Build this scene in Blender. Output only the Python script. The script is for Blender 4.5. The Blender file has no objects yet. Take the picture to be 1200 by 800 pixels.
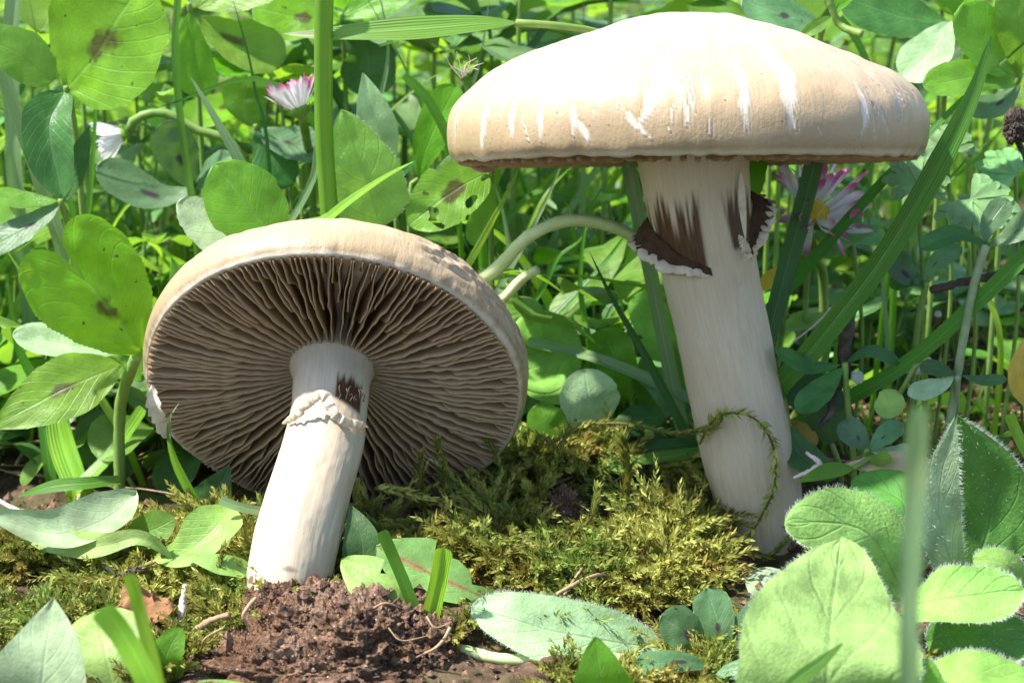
import bpy, math, random
import numpy as np
from mathutils import Vector, Matrix

random.seed(7)
rng = np.random.default_rng(11)
SC = bpy.context.scene
COL = SC.collection
rad = math.radians
# 1 Blender unit = 1 centimetre (a close-up of a lawn)
SC.unit_settings.system = 'METRIC'
SC.unit_settings.scale_length = 0.01

# ------------------------------------------------------------------ camera
PITCH = 15.0
CAM = np.array([0.0, 0.0, 8.0])
CF = np.array([0.0, math.cos(rad(PITCH)), -math.sin(rad(PITCH))])
CU = np.array([0.0, math.sin(rad(PITCH)), math.cos(rad(PITCH))])
CR = np.array([1.0, 0.0, 0.0])
cd = bpy.data.cameras.new('camera')
cam = bpy.data.objects.new('camera', cd)
COL.objects.link(cam)
cam.location = CAM
cam.rotation_euler = (rad(90 - PITCH), 0, 0)
cd.sensor_width = 36; cd.lens = 60
cd.clip_start = 0.5; cd.clip_end = 20000
cd.dof.use_dof = True
cd.dof.focus_distance = 19.6
cd.dof.aperture_fstop = 0.52
SC.camera = cam

# ------------------------------------------------------------------ light
SUN = np.array([-0.52, -0.08, 0.87]); SUN /= np.linalg.norm(SUN)
w = bpy.data.worlds.new('World'); SC.world = w; w.use_nodes = True
nt = w.node_tree; nt.nodes.clear()
sky = nt.nodes.new('ShaderNodeTexSky'); sky.sky_type = 'NISHITA'; sky.sun_disc = False
sky.sun_elevation = math.asin(SUN[2]); sky.sun_rotation = math.atan2(SUN[0], SUN[1])
bg = nt.nodes.new('ShaderNodeBackground'); bg.inputs[1].default_value = 0.13
wo = nt.nodes.new('ShaderNodeOutputWorld')
nt.links.new(sky.outputs[0], bg.inputs[0]); nt.links.new(bg.outputs[0], wo.inputs[0])
sl = bpy.data.lights.new('sun', 'SUN'); sl.energy = 4.3; sl.angle = rad(2.0); sl.color = (1.0, 0.955, 0.88)
so = bpy.data.objects.new('sun', sl); COL.objects.link(so)
so.rotation_euler = Vector(SUN).to_track_quat('Z', 'Y').to_euler()
SC.view_settings.view_transform = 'Standard'
SC.view_settings.look = 'None'
SC.view_settings.exposure = 1.45
SC.view_settings.gamma = 1.0
SC.cycles.max_bounces = 8
SC.cycles.transparent_max_bounces = 4

# ------------------------------------------------------------------ maths helpers
def nrm(v):
    v = np.asarray(v, float)
    return v / (np.linalg.norm(v, axis=-1, keepdims=True) + 1e-12)

def P(px, py, Y):
    """point of the place seen at photo pixel px,py, standing Y cm in front of the lens"""
    d = CF + CR * (px - 600) / 2000.0 + CU * (400 - py) / 2000.0
    return CAM + d * (Y / d[1])

def depth(p):
    return float(np.dot(np.asarray(p) - CAM, CF))

def pix(p):
    q = np.asarray(p) - CAM; d = np.dot(q, CF)
    return 600 + 2000 * np.dot(q, CR) / d, 400 - 2000 * np.dot(q, CU) / d

def spline(pts, n):
    pts = np.asarray(pts, float)
    if len(pts) == 2:
        t = np.linspace(0, 1, n)[:, None]
        return pts[0] * (1 - t) + pts[1] * t
    e = np.vstack([2 * pts[0] - pts[1], pts, 2 * pts[-1] - pts[-2]])
    seg = len(pts) - 1
    tt = np.linspace(0, seg, n); k = np.minimum(tt.astype(int), seg - 1); f = (tt - k)[:, None]
    a, b, c, d = e[k], e[k + 1], e[k + 2], e[k + 3]
    q = 0.5 * ((2 * b) + (-a + c) * f + (2 * a - 5 * b + 4 * c - d) * f ** 2 + (-a + 3 * b - 3 * c + d) * f ** 3)
    # even out by arc length
    L = np.concatenate([[0], np.cumsum(np.linalg.norm(np.diff(q, axis=0), axis=1))])
    s = np.linspace(0, L[-1], n)
    return np.stack([np.interp(s, L, q[:, i]) for i in range(q.shape[1])], 1)

def spl1(xs, n):
    return np.interp(np.linspace(0, 1, n), np.linspace(0, 1, len(xs)), xs)

def _h(ix, iy, iz, s):
    n = (ix * 374761393 + iy * 668265263 + iz * 2147483647 + s * 1274126177) & 0xffffffff
    n = ((n ^ (n >> 13)) * 1274126177) & 0xffffffff
    n = ((n ^ (n >> 15)) * 2246822519) & 0xffffffff
    return ((n ^ (n >> 16)) & 0xffff) / 32767.5 - 1.0

def vnoise(p, s=0):
    p = np.asarray(p, float); i = np.floor(p).astype(np.int64); f = p - i; f = f * f * (3 - 2 * f)
    r = 0
    for a in (0, 1):
        for b in (0, 1):
            for c in (0, 1):
                wgt = (f[..., 0] if a else 1 - f[..., 0]) * (f[..., 1] if b else 1 - f[..., 1]) * (f[..., 2] if c else 1 - f[..., 2])
                r = r + wgt * _h(i[..., 0] + a, i[..., 1] + b, i[..., 2] + c, s)
    return r

def fbm(p, oct=4, s=0, g=0.5):
    p = np.asarray(p, float); r = 0; a = 1.0
    for k in range(oct):
        r = r + a * vnoise(p * 2 ** k + 17.3 * k, s + k); a *= g
    return r

def sstep(a, b, x):
    t = np.clip((x - a) / (b - a), 0, 1); return t * t * (3 - 2 * t)

# ------------------------------------------------------------------ mesh helpers
def mesh(name, V, F, uv=None, attrs=None, smooth=True):
    """V (n,3); F one array of faces (m,k) or a list of such arrays"""
    V = np.asarray(V, np.float32)
    Fs = [np.asarray(f, np.int32) for f in (F if isinstance(F, list) else [F]) if len(f)]
    me = bpy.data.meshes.new(name)
    me.vertices.add(len(V)); me.vertices.foreach_set('co', V.ravel())
    idx = np.concatenate([f.ravel() for f in Fs]); tot = np.concatenate([np.full(len(f), f.shape[1], np.int32) for f in Fs])
    st = np.concatenate([[0], np.cumsum(tot)[:-1]]).astype(np.int32)
    me.loops.add(len(idx)); me.loops.foreach_set('vertex_index', idx.astype(np.int32))
    me.polygons.add(len(tot)); me.polygons.foreach_set('loop_start', st); me.polygons.foreach_set('loop_total', tot)
    me.polygons.foreach_set('use_smooth', np.full(len(tot), smooth, bool))
    if uv is not None:
        l = me.uv_layers.new(name='UVMap'); l.data.foreach_set('uv', np.asarray(uv, np.float32)[idx].ravel())
    for k, a in (attrs or {}).items():
        at = me.attributes.new(k, 'FLOAT', 'POINT'); at.data.foreach_set('value', np.asarray(a, np.float32).ravel())
    me.update(calc_edges=True); me.validate()
    return me

class Arr:
    """collects pieces into one mesh"""
    def __init__(s): s.V = []; s.F = {}; s.U = []; s.A = []; s.n = 0
    def add(s, V, F, uv=None, a=None):
        V = np.asarray(V)
        for f in (F if isinstance(F, list) else [F]):
            s.F.setdefault(f.shape[1], []).append(np.asarray(f) + s.n)
        s.V.append(V); s.U.append(np.zeros((len(V), 2)) if uv is None else uv)
        s.A.append(np.full(len(V), 0.5) if a is None else (np.full(len(V), a) if np.isscalar(a) else a)); s.n += len(V)
    def mesh(s, name, smooth=True):
        return mesh(name, np.vstack(s.V), [np.vstack(f) for f in s.F.values()], np.vstack(s.U), {'tone': np.concatenate(s.A)}, smooth)

def link(name, me, mat, parent=None, origin=None):
    if origin is not None:
        me.transform(Matrix.Translation(-Vector([float(c) for c in origin])))
    o = bpy.data.objects.new(name, me); COL.objects.link(o)
    if mat is not None and not me.materials: me.materials.append(mat)
    if parent is not None: o.parent = parent
    if origin is not None: o.location = [float(c) for c in origin]
    return o

def tag(o, label=None, cat=None, group=None, kind=None):
    if label: o['label'] = label
    if cat: o['category'] = cat
    if group: o['group'] = group
    if kind: o['kind'] = kind
    return o

def empty(name, loc, label=None, cat=None, group=None):
    o = bpy.data.objects.new(name, None); COL.objects.link(o); o.location = [float(c) for c in loc]
    o.empty_display_size = 0.2
    return tag(o, label, cat, group)

def child(name, me, mat, root):
    """a part whose mesh was made in world coordinates, hung on the thing's empty"""
    me.transform(Matrix.Translation(-root.location))
    o = bpy.data.objects.new(name, me); COL.objects.link(o); me.materials.append(mat); o.parent = root
    return o

def grid_faces(a, b, wrap=False):
    i = np.arange(a - 1)[:, None]; nb = b if wrap else b - 1
    j = np.arange(nb)[None, :]; j2 = (j + 1) % b
    return np.stack([i * b + j, i * b + j2, (i + 1) * b + j2, (i + 1) * b + j], -1).reshape(-1, 4)

def tube(spine, radii, n=24, sides=10, ripple=0.0, seed=0, flat=1.0, caps=True):
    S = spline(spine, n); r = spl1(radii, n) if not np.isscalar(radii) else np.full(n, radii)
    T = nrm(np.gradient(S, axis=0)); ref = np.array([0.3, -0.8, 0.5]); A = nrm(np.cross(T, ref)); B = nrm(np.cross(T, A))
    th = np.linspace(0, 2 * np.pi, sides, endpoint=False)
    rr = r[:, None] * (1 + ripple * vnoise(np.stack(np.broadcast_arrays(np.cos(th)[None] * 2, np.sin(th)[None] * 2, np.linspace(0, n * .6, n)[:, None]), -1), seed))
    V = S[:, None] + rr[..., None] * (np.cos(th)[None, :, None] * A[:, None] + flat * np.sin(th)[None, :, None] * B[:, None])
    F = [grid_faces(n, sides, True)]
    V = V.reshape(-1, 3); uv = np.stack(np.broadcast_arrays((th / (2 * np.pi))[None], np.linspace(0, 1, n)[:, None]), -1).reshape(-1, 2)
    if caps:
        V = np.vstack([V, S[0] - T[0] * r[0] * .3, S[-1] + T[-1] * r[-1] * .5]); uv = np.vstack([uv, [[.5, 0]], [[.5, 1]]])
        j = np.arange(sides); b = n * sides
        F.append(np.stack([(j + 1) % sides, j, np.full(sides, b)], 1)); F.append(np.stack([(n - 1) * sides + j, (n - 1) * sides + (j + 1) % sides, np.full(sides, b + 1)], 1))
    return V, F, uv

PROF = {
    'clover': lambda t: np.clip(t ** .72 * np.sqrt(np.clip(1 - t ** 3.2, 0, 1)) * 1.28, 0, 1),
    'round': lambda t: np.sqrt(np.clip(1 - (2 * t - 1) ** 2, 0, 1)),
    'oval': lambda t: np.clip(4 * t * (1 - t), 0, 1) ** .55,
    'obov': lambda t: np.clip((0.18 + .82 * sstep(0, .6, t)) * np.sqrt(np.clip(1 - t ** 5, 0, 1)), 0, 1),
    'lance': lambda t: np.sin(np.pi * np.clip(t, 0, 1) ** .8) ** .9,
    'grass': lambda t: (0.75 + .25 * np.minimum(1, t * 3)) * np.clip((1 - t) * 2.6, 0, 1) ** .65,
    'blunt': lambda t: np.clip((1 - t) * 4.5, 0, 1) ** .6 * (.8 + .2 * np.minimum(1, t * 3)),
    'grasslong': lambda t: (0.6 + .4 * np.minimum(1, t * 2)) * np.clip((1 - t) * 1.3, 0, 1) ** .8,
    'cut': lambda t: np.where(t > .985, .7, 1.0),
    'leafb': lambda t: np.clip(t * 5, 0, 1) ** .6 * np.clip((1 - t) * 1.9, 0, 1) ** .7,
    'heart': lambda t: np.clip(t, 0, 1) ** .62 * (1 - .22 * np.clip(t, 0, 1) ** 5),
    'big': lambda t: np.clip(.9 + .1 * t, 0, 1) * np.clip((1 - t) * 2.3, 0, 1) ** .62,
    'petal': lambda t: np.clip((0.45 + .75 * t), 0, 1) * np.sqrt(np.clip(1 - t ** 8, 0, 1)),
    'dand': lambda t: (0.25 + .75 * sstep(0, .8, t)) * np.clip((1 - t) * 3, 0, 1) ** .6 * (1 - .55 * np.clip(np.abs(((t * 3.2) % 1) - .2) * 2 - .6, 0, 1) * (t < .8)),
}

def leaf(spine, width, prof='lance', n=26, m=8, normal=None, tilt=0., roll=0., fold=.15, cup=0., wave=0., ser=0., nser=22,
         notch=0., twist=0., seed=0, curl=0., crinkle=.006):
    """a sheet lofted along spine; returns V,F,uv and the edge points"""
    t = np.linspace(0, 1, n + 1)
    if PROF[prof] in (PROF['round'], PROF['clover'], PROF['oval'], PROF['obov']): t = .5 - .5 * np.cos(np.pi * t) if prof in ('round', 'oval') else np.sin(t * np.pi / 2) ** .9
    S0 = spline(spine, 60); S = np.stack([np.interp(t, np.linspace(0, 1, 60), S0[:, i]) for i in range(3)], 1)
    T = nrm(np.gradient(S, t + np.arange(n + 1) * 1e-9, axis=0))
    if normal is None: normal = -CF * math.cos(rad(tilt)) + np.array([0, 0, 1.]) * math.sin(rad(tilt))
    side = nrm(np.cross(T, np.asarray(normal)[None])); nn = np.cross(side, T)
    ang = rad(roll) + rad(twist) * t
    c, s = np.cos(ang)[:, None], np.sin(ang)[:, None]; side, nn = side * c + nn * s, nn * c - side * s
    L = np.sum(np.linalg.norm(np.diff(S, axis=0), axis=1))
    hw = width / 2 * PROF[prof](t)
    u = np.linspace(-1, 1, m + 1)
    ph = rng.uniform(0, 6, 4)
    W = hw[:, None] * np.ones(m + 1)
    if ser: 
        saw = ((t * nser) % 1.0); W = W * (1 + ser * (saw - .5)[:, None] * (np.abs(u) > .99))
    if wave or True:
        e = vnoise(np.stack([t * 5 + ph[0] * 7, t * 0 + 3.1, t * 0], -1), seed); e2 = vnoise(np.stack([t * 5 + ph[1] * 9, t * 0 + 9.1, t * 0], -1), seed)
        W = W * (1 + .05 * np.where(u[None] > 0, e[:, None], e2[:, None]))
    V = S[:, None] + side[:, None] * (W * u * math.cos(fold))[..., None]
    z = np.abs(W * u) * math.sin(fold) + cup * width * (1 - u[None] ** 2) * .5 * (hw / (width / 2))[:, None]
    z = z + wave * width * np.abs(u[None]) ** 1.5 * np.sin(t[:, None] * (9 + ph[2]) + np.where(u[None] > 0, ph[0], ph[1])) + curl * width * (np.abs(u[None]) ** 3)
    z = z + crinkle * width * vnoise(np.stack(np.broadcast_arrays(t[:, None] * 13 + ph[1] * 5, u[None] * 5, 0 * u[None]), -1), seed + 6) + .02 * width * vnoise(np.stack(np.broadcast_arrays(t[:, None] * 6 + ph[3] * 5, u[None] * 3, 0 * u[None]), -1), seed + 5)
    V = V + nn[:, None] * z[..., None]
    if prof == 'heart': V = V + T[:, None] * (notch * L * (np.sqrt(np.clip(1 - (2 * np.abs(u[None]) - 1) ** 2, 0, 1)) * sstep(.35, 1., t)[:, None]))[..., None]
    elif notch: V = V + T[:, None] * (notch * L * (np.abs(u[None]) ** 1.2 * (1 - np.abs(u[None]) ** 6 * .6) * sstep(.55, 1., t)[:, None]))[..., None]
    uv = np.stack(np.broadcast_arrays((u[None] + 1) / 2, t[:, None]), -1).reshape(-1, 2)
    D = dict(edge=[V[:, 0], V[:, -1]], side=side, nn=nn, T=T, grid=V)
    return V.reshape(-1, 3), grid_faces(n + 1, m + 1), uv, D

def lmesh(name, *a, **k):
    V, F, uv, D = leaf(*a, **k); return mesh(name, V, F, uv), D

def hair_mesh(D, n_edge=140, n_surf=160, L=.11, wd=.0030, seed=1, down=False):
    r = np.random.default_rng(seed); B = []; Dr = []
    for sgn, E in ((-1, D['edge'][0]), (1, D['edge'][1])):
        k = r.uniform(1, len(E) - 2, n_edge); i = k.astype(int); f = (k - i)[:, None]
        B.append(E[i] * (1 - f) + E[i + 1] * f); Dr.append(sgn * D['side'][i] + .5 * D['nn'][i] + .25 * D['T'][i])
    if n_surf:
        G = D['grid']; a = r.uniform(.5, G.shape[0] - 1.5, n_surf).astype(int); b = r.uniform(0, G.shape[1] - 1, n_surf).astype(int); f = r.random((n_surf, 1)); g = r.random((n_surf, 1))
        B.append((G[a, b] * (1 - f) + G[a + 1, b] * f) * (1 - g) + (G[a, b + 1] * (1 - f) + G[a + 1, b + 1] * f) * g); Dr.append(D['nn'][a] * (1. if not down else -1.) + .4 * D['T'][a])
    B = np.vstack(B); Dr = nrm(nrm(np.vstack(Dr)) + r.normal(0, .3, B.shape)); l = L * r.uniform(.25, 1.25, (len(B), 1))
    S = nrm(np.cross(Dr, CF)) * wd
    bend = nrm(Dr + r.normal(0, .35, B.shape))
    mid = B + Dr * l * .55; tip = mid + bend * l * .5
    V = np.stack([B - S, B + S, mid + S * .7, mid - S * .7, tip], 1).reshape(-1, 3); j = np.arange(len(B))[:, None] * 5
    return mesh('hairs', V, [j + np.array([[0, 1, 2, 3]]), j + np.array([[3, 2, 4]])])

# ------------------------------------------------------------------ materials
def M(name):
    m = bpy.data.materials.new(name); m.use_nodes = True; t = m.node_tree; t.nodes.clear()
    return m, t
class N:
    def __init__(s, t): s.t = t
    def __call__(s, typ, ins=None, **kw):
        n = s.t.nodes.new('ShaderNode' + typ)
        for k, v in kw.items(): setattr(n, k, v)
        for k, v in (ins or {}).items():
            if isinstance(v, bpy.types.NodeSocket): s.t.links.new(v, n.inputs[k])
            else: n.inputs[k].default_value = v
        return n
    def math(s, op, a, b=0., c=None):
        n = s.t.nodes.new('ShaderNodeMath'); n.operation = op
        for i, v in enumerate([a, b] + ([c] if c is not None else [])):
            if isinstance(v, bpy.types.NodeSocket): s.t.links.new(v, n.inputs[i])
            else: n.inputs[i].default_value = v
        return n.outputs[0]
    def mix(s, f, a, b):
        n = s.t.nodes.new('ShaderNodeMix'); n.data_type = 'RGBA'
        for i, v in ((0, f), (6, a), (7, b)):
            if isinstance(v, bpy.types.NodeSocket): s.t.links.new(v, n.inputs[i])
            else: n.inputs[i].default_value = v if i == 0 else (*v, 1.)
        return n.outputs[2]
    def ramp(s, f, stops):
        n = s.t.nodes.new('ShaderNodeValToRGB'); s.t.links.new(f, n.inputs[0]); e = n.color_ramp.elements
        while len(e) < len(stops): e.new(.5)
        for q, (p, c) in zip(e, stops): q.position = p; q.color = (*c, 1.) if not np.isscalar(c) else (c, c, c, 1)
        return n.outputs[0]
    def noise(s, vec, scale, detail=3., rough=.55):
        return s('TexNoise', {'Vector': vec, 'Scale': scale, 'Detail': detail, 'Roughness': rough}).outputs[0]

def leaf_mat(name, top, back, trans=None, spot=None, veins=.5, gloss=.42, rough=None, nveins=9., tr=.42, midrib=None, holes=0., bump=.35, spot_at=(.5, .45), spot_r=.16):
    m, t = M(name); q = N(t); out = q('OutputMaterial')
    uv = q('UVMap').outputs[0]; sp = q('SeparateXYZ', {0: uv}); u, v = sp.outputs[0], sp.outputs[1]
    obj = q('TexCoord').outputs[3]; oi = q('ObjectInfo').outputs['Random']; geo = q('NewGeometry')
    au = q.math('ABSOLUTE', q.math('SUBTRACT', u, .5)); au = q.math('MULTIPLY', au, 2.)
    wob = q.noise(obj, 2.2, 2.)
    ph = q.math('ADD', q.math('MULTIPLY', q.math('SUBTRACT', v, q.math('MULTIPLY', au, .32)), nveins), q.math('MULTIPLY', wob, .35))
    fr = q.math('ABSOLUTE', q.math('SUBTRACT', q.math('FRACT', ph), .5))
    side = q.math('SUBTRACT', 1., q.math('MINIMUM', q.math('MULTIPLY', fr, 11.), 1.))
    mid = q.math('SUBTRACT', 1., q.math('MINIMUM', q.math('MULTIPLY', au, 17.), 1.))
    mask = q.math('MAXIMUM', q.math('MULTIPLY', side, .55), mid)
    n1 = q.noise(obj, 3.0, 4.); n2 = q.noise(obj, 26., 3.)
    dark = tuple(c * .62 for c in top); lite = tuple(min(1, c * 1.32) for c in top)
    base = q.mix(q.ramp(n1, [(.32, 0.), (.68, 1.)]), dark, lite)
    base = q.mix(q.math('MULTIPLY', q.ramp(n2, [(.42, 0.), (.62, 1.)]), .3), base, tuple(c * .75 for c in top))
    vcol = tuple(min(1, c * 1.2 + .055) for c in top)
    base = q.mix(q.math('MULTIPLY', mask, veins), base, vcol)
    if midrib: base = q.mix(q.math('MULTIPLY', q.math('SUBTRACT', 1., q.math('MINIMUM', q.math('MULTIPLY', au, 6.), 1.)), q.ramp(n2, [(.3, .4), (.6, 1.)])), base, midrib)
    backc = q.mix(q.ramp(n1, [(.32, 0.), (.68, 1.)]), tuple(c * .8 for c in back), back)
    backc = q.mix(q.math('MULTIPLY', mask, .35), backc, tuple(min(1, c * 1.25 + .02) for c in back))
    col = q.mix(geo.outputs['Backfacing'], base, backc)
    hs = q('HueSaturation', {'Hue': q.math('ADD', .485, q.math('MULTIPLY', oi, .03)), 'Saturation': q.math('ADD', .9, q.math('MULTIPLY', oi, .15)), 'Value': q.math('ADD', .8, q.math('MULTIPLY', oi, .4)), 'Color': col}).outputs[0]
    tc = trans or tuple(min(1, c * 2.2) for c in top)
    tcol = q.mix(q.math('MULTIPLY', mask, .45), tc, tuple(c * .45 for c in tc))
    if spot:
        du = q.math('MULTIPLY', q.math('SUBTRACT', au, (spot_at[0] - .5) * 2), .55)
        dv = q.math('SUBTRACT', v, spot_at[1])
        d = q.math('SQRT', q.math('ADD', q.math('MULTIPLY', du, du), q.math('MULTIPLY', dv, dv)))
        d = q.math('ADD', d, q.math('MULTIPLY', q.math('SUBTRACT', q.noise(obj, 3., 2.), .5), .34))
        sm = q.ramp(d, [(spot_r - .03, .85), (spot_r + .03, 0.)])
        sp2 = q.ramp(q.noise(obj, 9., 2.), [(.71, 0.), (.73, 1.)])
        sm = q.math('MAXIMUM', sm, q.math('MULTIPLY', sp2, .8))
        hs = q.mix(sm, hs, spot); tcol = q.mix(sm, tcol, tuple(c * .9 for c in spot))
    # brown specks and worn dots
    sk = q('TexVoronoi', {'Vector': obj, 'Scale': 5.5}, feature='F1').outputs['Distance']
    hs = q.mix(q.math('MULTIPLY', q.ramp(sk, [(.035, 1.), (.06, 0.)]), .7), hs, (.10, .07, .02))
    bmp = q('Bump', {'Strength': bump, 'Distance': .03, 'Height': q.math('ADD', q.math('MULTIPLY', mask, -.6), q.math('MULTIPLY', n2, .6))})
    pr = q('BsdfPrincipled', {'Base Color': hs, 'Roughness': rough or gloss, 'Specular IOR Level': .28, 'Normal': bmp.outputs[0]})
    tn = q('BsdfTranslucent', {'Color': tcol, 'Normal': bmp.outputs[0]})
    mx = q('MixShader', {0: tr, 1: pr.outputs[0], 2: tn.outputs[0]})
    if holes:
        hn = q.math('MULTIPLY', q.ramp(q.noise(obj, 3.4, 1.), [(.70 - holes, 0.), (.705 - holes, 1.)]), 1.)
        tp = q('BsdfTransparent'); mx = q('MixShader', {0: hn, 1: mx.outputs[0], 2: tp.outputs[0]})
    t.links.new(mx.outputs[0], out.inputs[0]); return m

def grass_mat(name, col, trans=None, gloss=.36, tr=.38, ribs=9., white_tip=0.):
    m, t = M(name); q = N(t); out = q('OutputMaterial')
    uv = q('UVMap').outputs[0]; sp = q('SeparateXYZ', {0: uv}); u, v = sp.outputs[0], sp.outputs[1]
    obj = q('TexCoord').outputs[3]; oi = q('ObjectInfo').outputs['Random']; geo = q('NewGeometry')
    rib = q.math('SINE', q.math('MULTIPLY', u, ribs * 6.2832)); rib = q.math('ADD', q.math('MULTIPLY', rib, .5), .5)
    au = q.math('ABSOLUTE', q.math('SUBTRACT', u, .5)); mid = q.math('SUBTRACT', 1., q.math('MINIMUM', q.math('MULTIPLY', au, 16.), 1.))
    str_ = q.noise(q('CombineXYZ', {0: q.math('MULTIPLY', u, 26.), 1: q.math('MULTIPLY', v, 3.), 2: q.math('MULTIPLY', oi, 50.)}).outputs[0], 1., 3.)
    n1 = q.noise(obj, 1.6, 3.)
    base = q.mix(q.ramp(str_, [(.3, 0.), (.7, 1.)]), tuple(c * .68 for c in col), tuple(min(1, c * 1.3) for c in col))
    base = q.mix(q.math('MULTIPLY', rib, .25), base, tuple(c * .6 for c in col))
    base = q.mix(q.math('MULTIPLY', mid, .55), base, tuple(min(1, c * 1.5 + .06) for c in col))
    base = q.mix(q.math('MULTIPLY', q.ramp(n1, [(.4, 0.), (.75, 1.)]), .35), base, (col[0] * 1.9 + .01, col[1] * 1.25, col[2]))
    sk = q('TexVoronoi', {'Vector': obj, 'Scale': 4.}, feature='F1').outputs['Distance']
    base = q.mix(q.math('MULTIPLY', q.ramp(sk, [(.03, 1.), (.05, 0.)]), .8), base, (.22, .2, .1))
    if white_tip: base = q.mix(q.math('MULTIPLY', q.ramp(v, [(1 - white_tip, 0.), (1., 1.)]), .9), base, (.6, .58, .4))
    hs = q('HueSaturation', {'Hue': q.math('ADD', .485, q.math('MULTIPLY', oi, .03)), 'Saturation': 1., 'Value': q.math('ADD', .8, q.math('MULTIPLY', oi, .4)), 'Color': base}).outputs[0]
    tc = trans or tuple(min(1, c * 2.2) for c in col)
    bmp = q('Bump', {'Strength': .5, 'Distance': .02, 'Height': q.math('ADD', rib, q.math('MULTIPLY', mid, 1.5))})
    pr = q('BsdfPrincipled', {'Base Color': hs, 'Roughness': gloss, 'Specular IOR Level': .5, 'Normal': bmp.outputs[0]})
    tn = q('BsdfTranslucent', {'Color': (*tc, 1.)}); mx = q('MixShader', {0: tr, 1: pr.outputs[0], 2: tn.outputs[0]})
    t.links.new(mx.outputs[0], out.inputs[0]); return m

def plain_mat(name, a, b, scale=6., rough=.7, bump=.4, dist=.03, fibre=False, spec=.3, sss=0., tr=0., speck=None, fine=1.):
    m, t = M(name); q = N(t); out = q('OutputMaterial'); obj = q('TexCoord').outputs[3]
    vec = obj
    if fibre:
        uv = q('UVMap').outputs[0]; s = q('SeparateXYZ', {0: uv})
        vec = q('CombineXYZ', {0: q.math('MULTIPLY', s.outputs[0], 60.), 1: q.math('MULTIPLY', s.outputs[1], 5.), 2: 0.}).outputs[0]
        n = q.noise(vec, 1., 4., .6)
    else: n = q.noise(vec, scale, 5., .6)
    n2 = q.noise(obj, scale * 7 * fine, 4., .7)
    c = q.mix(q.ramp(n, [(.3, 0.), (.7, 1.)]), a, b)
    if speck: c = q.mix(q.math('MULTIPLY', q.ramp(n2, [(.60, 0.), (.68, 1.)]), .8), c, speck)
    bmp = q('Bump', {'Strength': bump, 'Distance': dist, 'Height': q.math('ADD', n, q.math('MULTIPLY', n2, .5))})
    pr = q('BsdfPrincipled', {'Base Color': c, 'Roughness': rough, 'Specular IOR Level': spec, 'Normal': bmp.outputs[0], 'Subsurface Weight': sss, 'Subsurface Radius': (.18, .11, .06), 'Subsurface Scale': 1.0})
    s = pr.outputs[0]
    if tr:
        tn = q('BsdfTranslucent', {'Color': c}); s = q('MixShader', {0: tr, 1: s, 2: tn.outputs[0]}).outputs[0]
    t.links.new(s, out.inputs[0]); return m

def attr_mat(name, lo, mid_, hi, rough=.6, tr=.25, spec=.3):
    m, t = M(name); q = N(t); out = q('OutputMaterial'); a = q('Attribute', attribute_name='tone').outputs['Fac']
    obj = q('TexCoord').outputs[3]
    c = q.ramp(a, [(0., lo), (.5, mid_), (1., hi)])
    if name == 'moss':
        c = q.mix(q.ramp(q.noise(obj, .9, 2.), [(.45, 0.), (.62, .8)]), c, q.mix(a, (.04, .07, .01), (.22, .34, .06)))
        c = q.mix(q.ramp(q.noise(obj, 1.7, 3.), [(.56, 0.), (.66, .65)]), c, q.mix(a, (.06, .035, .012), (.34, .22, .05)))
    pr = q('BsdfPrincipled', {'Base Color': c, 'Roughness': rough, 'Specular IOR Level': spec})
    tn = q('BsdfTranslucent', {'Color': c}); mx = q('MixShader', {0: tr, 1: pr.outputs[0], 2: tn.outputs[0]})
    t.links.new(mx.outputs[0], out.inputs[0]); return m

CL = leaf_mat('clover_leaf', (.11, .27, .018), (.20, .34, .10), (.28, .54, .035))
CLS = leaf_mat('clover_leaf_spotted', (.14, .30, .012), (.23, .36, .09), (.36, .60, .03), spot=(.07, .055, .015), spot_r=.10)
CLB = leaf_mat('clover_leaf_blue', (.10, .20, .085), (.25, .36, .20), (.15, .32, .04), spot=(.05, .02, .04), tr=.3, spot_r=.07)
CLN = leaf_mat('clover_leaf_grey', (.12, .24, .08), (.25, .36, .20), (.18, .38, .05), tr=.3)
BIG = leaf_mat('downy_leaf_pale', (.24, .44, .10), (.32, .46, .20), (.34, .64, .08), veins=.15, gloss=.7, tr=.3, nveins=5., bump=.8)
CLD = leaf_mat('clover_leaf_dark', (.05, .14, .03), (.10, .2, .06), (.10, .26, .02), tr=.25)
CLP = leaf_mat('pale_leaf', (.33, .46, .24), (.40, .50, .30), (.35, .5, .12), veins=.3, gloss=.5, tr=.25)
CLH = leaf_mat('eaten_leaf', (.14, .29, .025), (.2, .33, .1), (.36, .62, .03), spot=(.07, .05, .015), holes=.09)
HL = leaf_mat('hairy_leaf', (.21, .42, .07), (.34, .48, .2), (.36, .66, .06), veins=.25, gloss=.6, tr=.3, nveins=6.)
HLP = leaf_mat('hairy_leaf_pale', (.30, .44, .22), (.3, .42, .2), (.3, .5, .12), veins=.3, gloss=.6, tr=.25, nveins=7., bump=.6)
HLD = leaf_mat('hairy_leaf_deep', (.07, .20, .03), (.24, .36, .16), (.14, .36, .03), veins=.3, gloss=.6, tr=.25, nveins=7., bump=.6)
DAN = leaf_mat('dandelion_leaf', (.27, .42, .10), (.35, .46, .16), (.4, .6, .08), veins=.3, tr=.35)
RED = leaf_mat('red_rib_leaf', (.17, .29, .08), (.3, .4, .15), (.25, .45, .06), midrib=(.25, .06, .06), tr=.3)
YEL = leaf_mat('yellowing_leaf', (.5, .36, .04), (.5, .4, .1), (.7, .5, .05), )
DEAD = plain_mat('dead_leaf', (.16, .06, .025), (.4, .22, .1), 5., .8, .8, tr=.2)
GR = grass_mat('grass_green', (.075, .24, .022), (.20, .52, .03))
GS = grass_mat('grass_stalk_skin', (.13, .33, .03), (.3, .6, .04), ribs=5.)
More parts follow.
